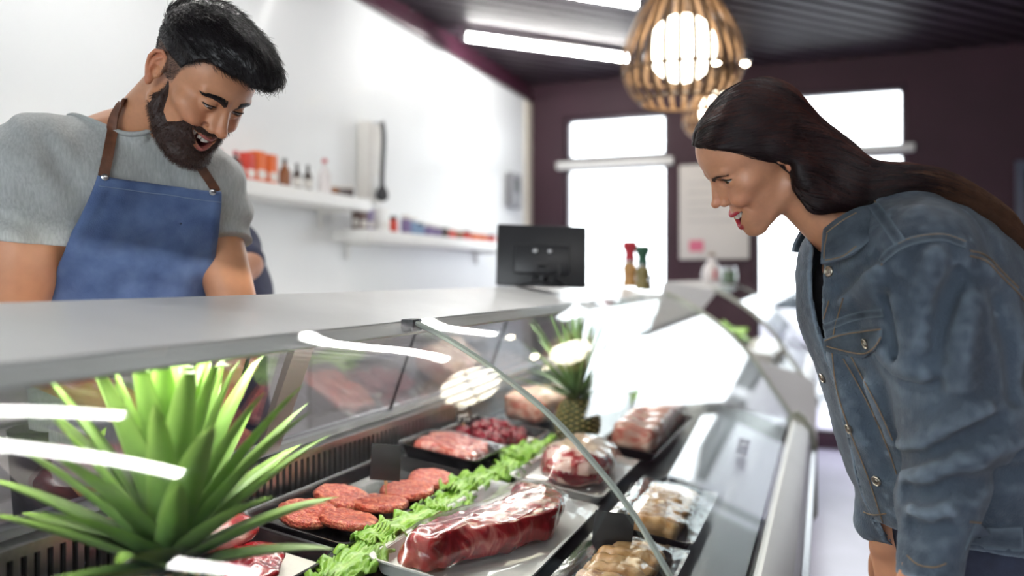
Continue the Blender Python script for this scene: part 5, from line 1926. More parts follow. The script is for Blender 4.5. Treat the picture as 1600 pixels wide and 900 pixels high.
def slvF(P):
    a = smin(cap(P, J(1372, 410, 1.46), J(1405, 640, 1.49), .075, .070), cap(P, J(1402, 640, 1.49), J(1374, 815, 1.44), .060, .042), .03)
    return a
jF = [(1385, 575), (1395, 592), (1425, 604), (1470, 598)]
def jk_base(P):
    d = ell(P, J(1400, 470, 1.335), (.140, .165, .19), WM)
    d = smin(d, ell(P, J(1458, 640, 1.35), (.142, .165, .24), WM), .06)
    d = smin(d, cap(P, J(1502, 720, 1.36), J(1535, 835, 1.37), .142, .142), .06)
    d = smin(d, cap(P, J(1480, 470, 1.335), J(1540, 640, 1.36), .12, .13), .08)
    d = smin(d, cap(P, wshN - w_u * .005, wshF - w_u * .005, .060, .060), .05)
    d = smin(d, cap(P, wneck + w_u * -.035 - w_f * .02, wshN, .062, .062), .05)
    d = smin(d, cap(P, wneck + w_u * -.035 - w_f * .02, wshF, .062, .062), .05)
    s1 = slv(P)
    d = smin(d, slvF(P), .02)
    d = smin(d, s1, .022)
    return d
def jk_q(P): return (P - wch.astype(f32)) @ WM.astype(f32)
folds = []          # (points, radius, sign)
for pts, r_, sg in (
    ([(1376, 560), (1392, 585), (1425, 602), (1462, 600)], .006, -1), ([(1378, 545), (1400, 568), (1440, 582)], .008, 1),
    ([(1386, 470), (1398, 510), (1402, 560)], .007, -1), ([(1405, 470), (1420, 530), (1424, 570)], .009, 1),
    ([(1455, 400), (1440, 470), (1438, 530)], .010, 1), ([(1500, 430), (1475, 500), (1468, 560)], .009, -1),
    ([(1520, 470), (1505, 540), (1500, 600)], .010, 1),
    ([(1405, 700), (1440, 690), (1490, 660), (1540, 640)], .009, 1), ([(1405, 720), (1450, 715), (1500, 690), (1550, 665)], .008, -1),
    ([(1415, 745), (1455, 742), (1500, 722)], .008, 1), ([(1418, 770), (1450, 772), (1490, 755)], .006, -1),
    ([(1425, 800), (1450, 806), (1480, 798)], .006, 1), ([(1428, 826), (1455, 832), (1478, 826)], .005, -1),
    ([(1300, 560), (1320, 620), (1350, 690)], .008, 1), ([(1340, 590), (1362, 660), (1385, 740)], .008, -1),
    ([(1360, 600), (1378, 640), (1392, 690)], .008, 1), ([(1320, 470), (1350, 450), (1372, 420)], .008, 1), ([(1310, 450), (1340, 425), (1366, 400)], .006, -1),
    ([(1560, 470), (1580, 540), (1590, 620)], .010, -1), ([(1540, 420), (1565, 440), (1590, 470)], .008, 1),
    ([(1530, 720), (1560, 700), (1595, 690)], .010, 1), ([(1520, 760), (1560, 745), (1598, 740)], .008, -1)):
    p = march_path(jk_base, pts, 3)
    if len(p) > 1:
        folds.append((p - (.0 * p), r_, sg))
def jk_fold(P):
    d = jk_base(P)
    near = np.abs(d) < .03
    if near.any():
        Q = P[near]; e = d[near]
        for p, r_, sg in folds:
            c = line(Q, p, r_)
            if sg > 0: e = smin(e, c + r_ * .32, .026)
            else: e = smax(e, -(c + r_ * .0), .022)
        q = jk_q(Q)
        e = e + .0048 * vnoise(Q, 13) + .0030 * vnoise(np.stack([Q[:, 0], Q[:, 1], Q[:, 2] * .5], 1), 34) + .0009 * vnoise(Q, 80)
        d = d.copy(); d[near] = e
    return d
op_px = [(1262, 380), (1300, 372), (1304, 410), (1300, 450), (1286, 500), (1274, 545), (1270, 560), (1266, 545), (1262, 500), (1258, 450)]
hem_n = np.array([0, 0, 1.0]) * .98 + rt * .10; hem_n /= np.linalg.norm(hem_n)
hem_c = J(1560, 862, 1.25)
arN = (J(1452, 888, 1.16) - J(1465, 780, 1.18)); arN /= np.linalg.norm(arN)
arF = (J(1380, 800, 1.44) - J(1405, 640, 1.49)); arF /= np.linalg.norm(arF)
mid_s = .0
def jk_open(P):
    """front opening: gap between the two front panels, widest at the neck"""
    q = jk_q(P)
    t = np.clip((q[:, 2] + .02) / .22, 0, 1)
    wd = .002 + .022 * t
    return np.maximum(np.abs(q[:, 1] + .058) - wd, -q[:, 0])
def jk_core(P):
    d = jk_fold(P)
    s1, s2 = slv(P), slvF(P)
    body_hem = -((P - hem_c.astype(f32)) @ hem_n.astype(f32))
    onS = np.minimum(s1, s2) < .012
    d = np.maximum(d, np.where(onS, -.05, body_hem))
    d = np.maximum(d, np.where(s1 < .03, (P - J(1450, 908, 1.16).astype(f32)) @ arN.astype(f32), -.05))
    d = np.maximum(d, np.where(s2 < .03, (P - J(1378, 850, 1.435).astype(f32)) @ arF.astype(f32), -.05))
    return d
def w_jacket(P):
    d = jk_core(P)
    # neck hole
    hole = cap(P, wneck - w_u * .06 + w_f * .0, wneck + w_u * .2 + w_f * .04, .054, .066)
    d = smax(d, -hole, .006)
    inner = -(jk_fold(P) + .0075)
    shell = np.maximum(d, -jk_open(P))
    d = np.maximum(d, inner)
    d = np.maximum(d, -jk_open(P))
    return d
jacket = sdf_obj('denim_jacket', w_jacket, tuple(lo_ - .03), tuple(hi_ + .05), .0042, denim, woman, refine=2)
# collar: turned-down band round the neck with two points at the front
ctop = [(1289, 359, 1.275), (1311, 342, 1.255), (1340, 327, 1.255), (1372, 322, 1.30), (1384, 328, 1.38), (1350, 338, 1.45), (1292, 352, 1.46), (1262, 358, 1.44)]
cbot = [(1284, 413, 1.235), (1318, 404, 1.205), (1346, 388, 1.195), (1388, 350, 1.23), (1408, 338, 1.34), (1385, 350, 1.46), (1300, 392, 1.49), (1239, 394, 1.45)]
ct_ = smoothpts([J(*q) for q in ctop], 8); cb_ = smoothpts([J(*q) for q in cbot], 8)
rows = []
for a, b in zip(ct_, cb_):
    out = (b - a); out.z = 0; out.normalize()
    rows.append([a + (b - a) * t + out * .007 * math.sin(PI * t) + Vector((0, 0, .012 * math.sin(PI * min(t * 2.2, 1)))) * .5 for t in (0, .1, .25, .4, .55, .7, .85, 1)])
collar = MB().sheet(rows, .0055).build('collar', denim_dk, jacket, angle=60)
cbvh = BVHTree.FromPolygons([Vector(v.co) + parent_off(collar) for v in collar.data.vertices], [tuple(p_.vertices) for p_ in collar.data.polygons])
def cpath(px):
    out = []
    for q in smoothpts([(a, b, 0) for a, b in px], 5):
        d_ = (W(q.x, q.y, 1) - Vector((0, 0, H))).normalized()
        hit = cbvh.ray_cast(Vector((0, 0, H)), d_)
        if hit[0] is not None: out.append(hit[0] + hit[1] * (.0008 if hit[1].dot(d_) < 0 else -.0008))
    return out

def seam(path, parent, w_=0, r=.0011, lift=.0012, n=5, fn=w_jacket, m=None):
    p = march_path(fn, path, n)
    # keep only runs without depth jumps
    if len(p) < 3: return
    st_ = [p[0]]
    for a in p[1:]:
        if np.linalg.norm(a - st_[-1]) > .05: break
        st_.append(a)
    if len(st_) < 3: return
    MB().tube(stitch_tube(fn, st_, 0, lift), r, 5).build('stitching', m or thread, parent)
def band(path, width, th, parent, name='seam_band', n=5, fn=w_jacket, m=None):
    p = march_path(fn, path, n)
    if len(p) < 3: return
    return strip_mesh(fn, p, width, th, 0, .006).build(name, m or denim_dk, parent)
def off(path, dx, dy): return [(a + dx, b + dy) for a, b in path]
# shoulder seam, yoke, armhole
sh = [(1362, 318), (1378, 338), (1395, 362), (1407, 380)]
band(sh, .016, .0022, jacket); seam(off(sh, -5, 3), jacket); seam(off(sh, 5, -3), jacket)
ah = [(1377, 410), (1388, 398), (1410, 383), (1440, 374), (1475, 372), (1508, 383)]
band(ah, .014, .0022, jacket); seam(off(ah, 0, -5), jacket); seam(off(ah, 0, 5), jacket)
yk = [(1277, 517), (1300, 508), (1330, 496), (1362, 490), (1380, 489)]
band(yk, .012, .002, jacket); seam(off(yk, 0, -4), jacket); seam(off(yk, 0, 4), jacket)
for pth in ([(1318, 560), (1335, 590), (1362, 640), (1388, 700), (1408, 760)], [(1330, 556), (1348, 590), (1374, 640), (1398, 695)]):
    seam(pth, jacket)
pl = [(1296, 470), (1282, 520), (1279, 560), (1288, 620), (1310, 685), (1335, 750), (1358, 820)]
seam(pl, jacket); seam(off(pl, 22, -4), jacket)
bk = [(1515, 392), (1540, 400), (1565, 425), (1590, 450), (1599, 462)]
seam(bk, jacket); seam(off(bk, 0, 8), jacket)
hm = [(1515, 815), (1545, 818), (1575, 820), (1598, 820)]
seam(hm, jacket); seam(off(hm, 0, 38), jacket)
cu = [(1418, 868), (1435, 882), (1460, 886), (1478, 880)]
seam(cu, jacket)
cf_ = [(1350, 800), (1365, 804), (1385, 802)]
seam(cf_, jacket)
band([(1515, 838), (1545, 841), (1575, 842), (1598, 842)], .040, .002, jacket, 'waistband')
# chest pocket flap with its button
fl_px = [(1288, 528), (1310, 520), (1340, 515), (1372, 510), (1380, 511), (1380, 528), (1368, 548), (1352, 558), (1332, 556), (1310, 551), (1290, 545)]
fp = march_many(w_jacket, fl_px)
cpt = march_many(w_jacket, [(1336, 534)])[0]
_, nn = fgrad(w_jacket, cpt[None], .012); nn = nn[0]
Mx = orth(rt - nn * (rt @ nn), nn)
fq = np.array([((p - cpt) @ Mx)[:2] for p in fp])
def flap(P):
    q = (P - cpt.astype(f32)) @ Mx.astype(f32)
    r = poly2(q[:, :2], fq.astype(f32))
    return smax(np.maximum(np.abs(w_jacket(P) - .0018) - .0024, np.abs(q[:, 2]) - .03), r, .002)
pk = sdf_obj('pocket_flap', flap, tuple(cpt - .07), tuple(cpt + .07), .0026, denim_dk, jacket, refine=1)
seam([(1293, 541), (1312, 546), (1333, 551), (1352, 552), (1366, 543), (1376, 527)], pk, fn=flap)
seam([(1290, 532), (1312, 524), (1342, 519), (1376, 515)], pk, fn=flap)
def button(px, py, fn, parent, r=.0085):
    p = march(fn, px, py)
    if p is None: return
    _, n_ = fgrad(fn, p[None], .006)
    v = Vector(n_[0])
    M_ = v.to_track_quat('Z', 'Y').to_matrix()
    MB().lathe([(r * .8, -.002), (r, .001), (r * .98, .0026), (r * .84, .0034), (r * .70, .0024), (r * .40, .0022), (r * .30, .0034), (.0004, .0036)], Vector(p), 22, M=M_, capb=False, capt=False).build('button', metal_b, parent)
button(1353, 537, flap, pk)
for q in ((1296, 424), (1286, 590), (1327, 670), (1370, 751)):
    button(q[0], q[1], w_jacket, jacket)
for pth in ([(1292, 364), (1302, 356), (1320, 343), (1338, 333)], [(1290, 407), (1305, 404), (1320, 399), (1338, 385)], [(1293, 366), (1289, 385), (1288, 404)]):
    q = cpath(pth)
    if len(q) > 3: MB().tube(q, .001, 5).build('stitching', thread, collar)

# ---- hair
whair_m = mat('dark_auburn_hair', (.005, .0025, .0035), .5, spec=.2, col2=(.013, .005, .005), var=.5, vscale=6, stretch=(1, 1, 4))
drape = [(1256, 238, 1.335, .052, .066), (1290, 262, 1.33, .050, .066), (1318, 281, 1.325, .044, .068), (1352, 288, 1.32, .034, .070), (1395, 282, 1.30, .024, .066), (1450, 287, 1.29, .019, .060), (1510, 316, 1.29, .018, .052), (1555, 349, 1.29, .016, .044), (1592, 392, 1.295, .006, .03)]
_dq = smoothpts([J(a, b, d) for a, b, d, _, _ in drape], 3)
_dh = smoothpts([(h, w_, 0) for *_, h, w_ in drape], 3)
dr_p = np.array([tuple(p) for p in _dq]); dr_h = [p.x for p in _dh]; dr_w = [p.y for p in _dh]
def drape_d(P):
    dd = None
    for i in range(len(dr_p) - 1):
        a, b = dr_p[i].astype(f32), dr_p[i + 1].astype(f32)
        ab = b - a
        t = np.clip(((P - a) @ ab) / (ab @ ab), 0, 1)
        q = P - a - t[:, None] * ab
        tn = ab / np.linalg.norm(ab)
        dep = -toc.astype(f32)                      # depth axis
        x = q @ dep
        y = np.sqrt(np.maximum((q * q).sum(1) - x * x, 0))
        hh = dr_h[i] + (dr_h[i + 1] - dr_h[i]) * t; ww = dr_w[i] + (dr_w[i + 1] - dr_w[i]) * t
        k0 = np.sqrt((x / ww) ** 2 + (y / hh) ** 2)
        e = (k0 - 1) * np.minimum(hh, ww)
        dd = e if dd is None else smin(dd, e, .005)
    return dd
def wh_f(P):
    L = w_loc(P)
    x, z = L[:, 0], L[:, 2]; y = np.abs(L[:, 1])
    h = wheadf(L, True)
    ln = np.interp(x, [-110, -30, -12, 0, 12, 24, 42, 62, 78, 90], [-120, -70, -30, -4, 4, 18, 44, 66, 80, 90])
    th = 6 + 2 * sstep(z, 40, 100) + 2 * sstep(-x, -20, 60)
    part = 4.0 * np.exp(-(y / 3.5) ** 2) * sstep(z, 60, 90)
    d = smax(h - th + part, (ln - z) * .8, 5) * (wS / 1000)
    # back of the head flowing into the fall of hair
    d = smin(d, ell(L, (-54, 0, 2), (46, 62, 62)) * (wS / 1000), .02)
    Ls = L.copy(); Ls[:, 1] = y
    d = smin(d, ell(Ls, (-14, 71, 18), (22, 13, 25)) * (wS / 1000), .010)
    d = smin(d, drape_d(P), .022)
    # lock hanging behind the ear to the collar
    lk = line(P, [J(1246, 250, 1.27), J(1260, 288, 1.27), J(1280, 312, 1.275), J(1318, 312, 1.28)], [.014, .020, .022, .016])
    d = smin(d, lk, .025)
    q = (P - wT.astype(f32)) @ wR.astype(f32)
    a = np.arctan2(q[:, 2] + .0, q[:, 1])
    groove = vnoise(np.stack([(P @ rt.astype(f32)) * .10, (P @ toc.astype(f32)), P[:, 2] + .45 * (P @ rt.astype(f32))], 1).astype(f32), 75)
    return d + .0016 * groove + .0007 * vnoise(P, 120)
hl_, hh_ = np.array(wT) - .24, np.array(wT) + .20
allp = np.concatenate([dr_p, [wT]])
hl_ = allp.min(0) - .16; hh_ = allp.max(0) + .16
sdf_obj('hair', wh_f, tuple(hl_), tuple(hh_), .0034, whair_m, woman, refine=1)
V_, Q_ = surface(wh_f, tuple(hl_), tuple(hh_), .006, 1)
rts = scatter(V_, Q_, 15000, 6).astype(f32)
dseg = np.diff(dr_p, axis=0); dseg /= np.linalg.norm(dseg, axis=1, keepdims=True)
def flow(P):
    L = w_loc(P)
    k = np.argmin(((P[:, None] - dr_p[None, :-1]) ** 2).sum(2), 1)
    tdir = dseg[k]
    back = np.array([-.62, 0, -.55])
    loc = np.stack([np.full(len(L), -.75) - .2 * sstep(L[:, 2], 40, 90), .55 * np.sign(L[:, 1]) * sstep(L[:, 2], 50, 110), -.42 - .35 * (1 - sstep(L[:, 2], 0, 70))], 1) @ wR.T
    dist = np.linalg.norm((P - wT), axis=1)
    m = sstep(dist, .085, .15)[:, None] * (L[:, 0] < -20)[:, None]
    v = loc * (1 - m) + tdir * m
    return v / (np.linalg.norm(v, axis=1, keepdims=True) + 1e-9)
def streams(P, n, step, fn, rs, lift):
    out = [P]
    cur = P.copy()
    jit = rs.normal(0, .06, P.shape)
    for i in range(n):
        v = flow(cur) + jit
        nx = (cur + v * step).astype(f32)
        d, g_ = fgrad(fn, nx, .003)
        nx = nx - g_ * (d - lift)[:, None]
        out.append(nx.astype(f32)); cur = nx.astype(f32)
    return np.stack(out, 1)
rs_ = np.random.RandomState(21)
S_ = streams(rts, 6, .013, wh_f, rs_, .0012)
pxs = np.array([proj(s[2])[0] for s in S_])
strand_m = mat('auburn_hair_strand', (.014, .006, .007), .36, spec=.4, var=.3, vscale=40)
ends_m = mat('light_brown_hair_ends', (.080, .038, .021), .42, spec=.35, var=.3, vscale=60)
isend = pxs > 1455 + 70 * rs_.normal(0, .5, len(pxs))
hairs('hair_strands', [s for s in S_[~isend]], .00034, .00014, strand_m, woman)
r3 = scatter(V_, Q_, 60000, 16).astype(f32)
r3 = r3[np.array([proj(p)[0] for p in r3]) > 1470 + 50 * rs_.normal(0, .6, len(r3))][:6000]
S3 = streams(r3, 6, .012, wh_f, rs_, .0014)
hairs('light_brown_ends', [s for s in np.concatenate([S_[isend], S3])], .00040, .00016, ends_m, woman)
warm_m = mat('auburn_strands', (.075, .022, .015), .45, spec=.3, var=.2)
pick = rs_.rand(len(S_)) < .10 + .25 * (np.sin(S_[:, 0, 2] * 120 + S_[:, 0, 0] * 60) > .3)
hairs('lighter_strands', [s + np.array([0, 0, .0006]) for s in S_[pick]], .00026, .0001, warm_m, woman)
# ================================================================ shelves on the white wall and what stands on them
XS = XL + .22
ZU, ZL_ = H + .395, H + .243
def shelf(y0, y1, z, lab):
    e = empty('wall_shelf', (XL + .11, (y0 + y1) / 2, z), lab, 'shelf', 'white wall shelves')
    MB().box((XL + .004, y0, z - .062), (XS, y1, z), .006).build('board', white_pl, e)
    for y in (y0 + .15, y1 - .15):
        MB().box((XL + .004, y - .012, z - .15), (XL + .02, y + .012, z - .062), .002).box((XL + .004, y - .010, z - .078), (XS - .05, y + .010, z - .062), .002).build('bracket', white_pl, e)
shelf(2.1, 3.74, ZU, 'upper white wall shelf with orange packs and dark bottles, beside the man')
shelf(3.70, 5.75, ZL_, 'lower white wall shelf with a row of small jars, towards the corner')
XI = XL + .13
def at_shelf(px, z):
    A = (px - 800) / F * CS - SN
    d = XI / A
    return Vector((XI, (px - 800) / F * d * SN + d * CS, z + .001)), d
cap_red = mat('red_cap', (.50, .03, .05), .4, var=.05)
cap_dark = mat('dark_cap', (.03, .03, .035), .4, var=.05)
sauce_dark = mat('dark_sauce_glass', (.035, .012, .010), .12, coat=.6, var=.1)
amber = mat('amber_sauce_glass', (.22, .07, .015), .12, coat=.6, var=.1)
lab_w = mat('white_label_paper', (.72, .70, .66), .6, var=.04)
orange = mat('orange_carton', (.75, .14, .02), .5, var=.08)
redc = mat('red_carton', (.62, .05, .03), .5, var=.08)
blue_l = mat('pale_blue_label', (.22, .34, .52), .5, var=.06)
purple_l = mat('violet_label', (.22, .17, .34), .5, var=.06)
clear_pink = mat('milky_bottle_plastic', (.72, .68, .68), .3, var=.03)
def bottle(p, h, r, body, capm, lab, label, group, neck=.38, name='sauce_bottle'):
    e = empty(name, p, label, 'bottle', group)
    pr = [(r * .92, 0), (r, h * .02), (r, h * (1 - neck) * .92), (r * .8, h * (1 - neck) * 1.02), (r * .38, h * (1 - neck * .55)), (r * .34, h * .90)]
    MB().lathe([(q.x, q.z) for q in smoothpts([Vector((a, 0, b)) for a, b in pr], 3)], p, 18).build('glass_body', body, e)
    MB().lathe([(r * .42, h * .88), (r * .42, h * .99), (r * .30, h)], p, 16).build('cap', capm, e)
    if lab:
        MB().lathe([(r * 1.02, h * .14), (r * 1.02, h * .45)], p, 18, capb=False, capt=False).build('paper_label', lab, e)
def carton(p, h, w_, m, m2, label, group):
    e = empty('food_carton', p, label, 'carton', group)
    MB().box((p.x - w_ * .4, p.y - w_ / 2, p.z), (p.x + w_ * .4, p.y + w_ / 2, p.z + h), .003).build('carton_body', m, e)
    MB().lathe([(w_ * .30, 0), (w_ * .30, .0015)], Vector((p.x, p.y - w_ / 2 - .0005, p.z + h * .32)), 18, M=Matrix.Rotation(PI / 2, 3, 'X')).build('round_label', m2, e)
    MB().box((p.x + w_ * .4, p.y - w_ * .4, p.z + h * .15), (p.x + w_ * .4 + .001, p.y + w_ * .4, p.z + h * .42)).build('front_label', m2, e)
def jar(p, h, r, m, capm, label, group):
    e = empty('preserve_jar', p, label, 'jar', group)
    MB().lathe([(r * .9, 0), (r, h * .05), (r, h * .70), (r * .86, h * .80)], p, 16).build('glass_body', m, e)
    MB().lathe([(r * .90, h * .79), (r * .90, h * .98), (r * .84, h)], p, 16).build('lid', capm, e)
G1, G2 = 'bottles on the upper shelf', 'jars on the lower shelf'
for px, hh, r, b, c, l, nm in ((343, 44, .024, sauce_dark, cap_red, lab_w, 'dark sauce bottle with red cap, nearest the man on the upper shelf'), (368, 46, .024, sauce_dark, cap_red, lab_w, 'dark sauce bottle with red cap against the orange cartons'),
                           (445, 46, .026, amber, cap_dark, None, 'amber bottle standing next to the orange cartons'), (464, 42, .020, sauce_dark, cap_dark, lab_w, 'small dark bottle with pale label, first beyond the amber one'),
                           (481, 42, .020, sauce_dark, cap_dark, lab_w, 'small dark bottle with pale label, second beyond the amber one'), (507, 56, .030, clear_pink, cap_red, None, 'milky plastic bottle with pink cap near the shelf end')):
    p, d = at_shelf(px, ZU)
    bottle(p, hh / F * d, r, b, c, l, nm, G1)
for px, hh, w_, m, nm in ((386, 46, .055, redc, 'red carton with white label beside the red capped bottles'), (402, 50, .06, orange, 'tall orange carton with white label, middle of the three'), (421, 48, .055, orange, 'orange carton with white label beside the amber bottle')):
    p, d = at_shelf(px, ZU)
    carton(p, hh / F * d, w_, m, lab_w, nm, 'orange and red cartons on the upper shelf')
for px, hh, m, nm in ((521, 17, amber, 'small amber jar near the end of the upper shelf'), (533, 18, sauce_dark, 'small dark jar, last but one on the upper shelf'), (545, 20, sauce_dark, 'small dark jar at the very end of the upper shelf')):
    p, d = at_shelf(px, ZU)
    jar(p, hh / F * d, .026, m, lab_w, nm, 'small jars at the upper shelf end')
cols_ = [(redc, 'red'), (purple_l, 'violet'), (blue_l, 'pale blue'), (blue_l, 'blue'), (purple_l, 'violet'), (purple_l, 'lilac'), (sauce_dark, 'dark'), (redc, 'red'), (amber, 'amber'), (redc, 'bright red'), (orange, 'orange'), (orange, 'orange red'), (redc, 'red')]
ordn = ['first', 'second', 'third', 'fourth', 'fifth', 'sixth', 'seventh', 'eighth', 'ninth', 'tenth', 'eleventh', 'twelfth', 'last']
for k, (px, hh) in enumerate(((613, 26), (634, 30), (645, 26), (655, 20), (670, 20), (682, 18), (694, 16), (705, 16), (717, 15), (729, 15), (742, 14), (755, 14), (768, 13))):
    p, d = at_shelf(px, ZL_)
    jar(p, hh / F * d, .030, cols_[k][0], lab_w if k % 3 else cap_dark, '%s jar, %s in the row along the lower shelf' % (cols_[k][1], ordn[k]), G2)
# cartons at the near end of the lower shelf
for px, hh, w_, m, nm in ((562, 34, .07, mat('brown_carton', (.16, .10, .09), .6, var=.1), 'brown carton at the near end of the lower shelf'), (574, 33, .06, purple_l, 'dark violet carton beside the brown one on the lower shelf'), (592, 36, .10, white_pl, 'white box beside the dark cartons on the lower shelf')):
    p, d = at_shelf(px, ZL_)
    carton(p, hh / F * d, w_, m, lab_w, nm, 'cartons on the lower shelf')
# narrow white pillar unit on the wall with a dark strap hanging by it
q0 = onX(556, 190, XL); q1 = onX(590, 190, XL)
e = empty('wall_dispenser', (XL + .05, (q0.y + q1.y) / 2, ZU + .02), 'narrow white dispenser on the white wall above the shelf ends', 'dispenser')
y0, y1 = q0.y, q1.y + .12
MB().box((XL + .003, y0, ZU + .01), (XL + .08, y0 + .15, onX(575, 195, XL).z), .012).build('housing', mat('pale_beige_plastic', (.74, .72, .68), .4, var=.04), e)
MB().box((XL + .08, y0 + .02, ZU + .05), (XL + .092, y0 + .13, ZU + .16), .004).build('front_flap', white_pl, e)
a = onX(597, 192, XL + .13); b = onX(597, 312, XL + .13)
e = empty('hanging_ladle', a, 'dark long handled ladle hanging on the white wall beside the dispenser', 'ladle')
MB().tube(smoothpts([a, a.lerp(b, .2) + Vector((.01, 0, 0)), a.lerp(b, .7), b + Vector((0, 0, .05))], 5), .014, 8).build('handle', cap_dark, e)
MB().lathe([(.012, .06), (.03, .03), (.036, 0), (.03, -.02), (.005, -.03)], b + Vector((0, 0, .02)), 16, capb=False).build('bowl', cap_dark, e)
MB().tube([a + Vector((-.125, 0, .0)), a + Vector((.0, 0, .0)), a + Vector((.012, 0, .014))], .007, 6).build('hook', steel, e)
a = onX(801, 298, XL + .02)
e = empty('wall_intercom', a, 'small grey box on the white wall near the corner', 'wall box')
MB().box((XL + .003, a.y - .10, a.z - .14), (XL + .06, a.y + .10, a.z + .14), .01).build('casing', mat('grey_plastic', (.25, .25, .27), .5, var=.05), e)
MB().box((XL + .06, a.y - .07, a.z - .02), (XL + .064, a.y + .07, a.z + .10), .002).build('grille_plate', cap_dark, e)

# ---------------------------------------------------------------- monitor on the counter top, seen from behind
dm = 2.52
mc = W(846, 400, dm)
ztop = H - .0300
mblack = mat('black_monitor_plastic', (.020, .021, .024), .35, var=.1)
e = empty('point_of_sale_monitor', (mc.x, mc.y, ztop), 'black till monitor seen from behind on the counter top', 'monitor')
Mm = Matrix.Translation(mc) @ Matrix.Rotation(YAW + .05, 4, 'Z') @ Matrix.Rotation(-.17, 4, 'X') @ Matrix.Rotation(.03, 4, 'Y')
wd, hg = .136, .094
MB().box((-wd, -.012, -hg), (wd, .014, hg), .008, M=Mm).build('screen_casing', mblack, e)
MB().box((-wd + .01, .0135, -hg + .01), (wd - .01, .0155, hg - .01), .001, M=Mm).build('screen', mat('dark_screen', (.02, .025, .03), .1, var=.05), e)
MB().box((-.085, -.034, -.060), (.085, -.011, .030), .010, M=Mm).build('back_housing', mblack, e)
g = MB()
for s in (-1, 1):
    g.lathe([(.006, 0), (.006, .004), (.004, .006)], (0, 0, 0), 12, M=None)
    g2 = g
    g.v[-36:] = [tuple(Mm @ (Matrix.Rotation(PI / 2, 4, 'X') @ Vector(v) + Vector((s * .022, -.034, .008)))) for v in g.v[-36:]]
    MB().box((s * .022 - .006, -.038, .004), (s * .022 + .006, -.033, .014), .002, M=Mm).build('mount_screw', alu, e)
base = Vector((mc.x + .005, mc.y - .01, ztop))
MB().tube([base + Vector((0, 0, .006)), base + Vector((0, 0, .05)), Mm @ Vector((0, -.03, -.02))], [.022, .018, .02], 14).build('stand_neck', mblack, e)
MB().lathe([(.075, 0), (.075, .006), (.03, .014)], base, 28).build('stand_base', mblack, e)
for k, x in enumerate((-.02, .015, .05)):
    MB().tube(smoothpts([Mm @ Vector((x, -.034, -.03)), Mm @ Vector((x, -.05, -.06)), base + Vector((x, -.02, .02)), base + Vector((x * 1.4, .05, .006))], 5), .003, 6).build('cable', cap_dark, e)
# pepper mills
def mill(px, X_, hh, body, top, label):
    A = (px - 800) / F * CS - SN
    d = X_ / A
    p = Vector((X_, (px - 800) / F * d * SN + d * CS, H - .072 + (-.62 - X_) * .1 + .013))
    h = hh / F * d
    e = empty('pepper_mill', p, label, 'pepper mill', 'spice mills on the counter end')
    MB().lathe([(q.x, q.z) for q in smoothpts([Vector((a * h, 0, b * h)) for a, b in ((.155, 0), (.16, .05), (.14, .22), (.16, .42), (.12, .50), (.10, .55))], 4)], p, 20).build('glass_body', body, e)
    MB().lathe([(q.x, q.z) for q in smoothpts([Vector((a * h, 0, b * h)) for a, b in ((.11, .55), (.125, .60), (.11, .72), (.13, .80), (.165, .86), (.165, .95), (.13, 1.0))], 4)], p, 20).build('grinder_top', top, e)
    MB().lathe([(.112 * h, .53 * h), (.128 * h, .545 * h), (.128 * h, .575 * h), (.112 * h, .59 * h)], p, 20).build('collar_ring', alu, e)
mill(984, -.775, 71, mat('peppercorn_glass', (.40, .18, .06), .2, coat=.5, col2=(.62, .36, .12), var=.5, vscale=90), cap_red, 'spice mill with red grinder top at the far counter end')
mill(1004, -.690, 68, mat('green_pepper_glass', (.14, .12, .04), .2, coat=.5, col2=(.36, .28, .10), var=.5, vscale=90), mat('dark_green_top', (.02, .09, .05), .4, var=.1), 'spice mill with dark green grinder top behind the red one')
p = W(1016, 440, 3.36); p = Vector((p.x, p.y, H - .056))
e = empty('steel_tongs_stand', p, 'small dark steel stand beside the spice mills', 'stand')
MB().lathe([(.03, 0), (.03, .005), (.006, .010), (.005, .05), (.016, .055), (.016, .062)], p, 16).build('post', cap_dark, e)
# jars on the farther counter
def on_top2(px, X_):
    A = (px - 800) / F * CS - SN
    d = X_ / A
    return Vector((X_, (px - 800) / F * d * SN + d * CS, H - .045 + (-.74 - X_) * .11)), d
p, d = on_top2(1112, -.74)
h = 46 / F * d
e = empty('decorated_flask', p, 'white flask with red and gold decoration on the farther counter', 'flask')
MB().lathe([(q.x, q.z) for q in smoothpts([Vector((a * h, 0, b * h)) for a, b in ((.24, 0), (.30, .08), (.33, .30), (.26, .55), (.13, .72), (.09, .84), (.10, .92))], 4)], p, 24).build('glass_body', clear_pink, e)
MB().lathe([(.11 * h, .90 * h), (.11 * h, 1.0 * h), (.07 * h, 1.03 * h)], p, 16).build('stopper', mat('bronze_stopper', (.20, .11, .05), .4, var=.1), e)
MB().box((p.x + .10 * h, p.y - .34 * h, p.z + .12 * h), (p.x + .20 * h, p.y - .305 * h, p.z + .45 * h), .002).build('red_mark', cap_red, e)
for px, m, nm in ((1139, mat('green_glass_jar', (.10, .16, .10), .2, coat=.5, var=.1), 'dark green jar on the farther counter next to the white flask'), (1155, mat('clear_grey_jar', (.42, .46, .48), .2, coat=.5, var=.05), 'clear jar on the farther counter beside the green jar')):
    p, d = on_top2(px, -.66)
    jar(p, 27 / F * d, .055, m, alu, nm, 'jars on the farther counter')
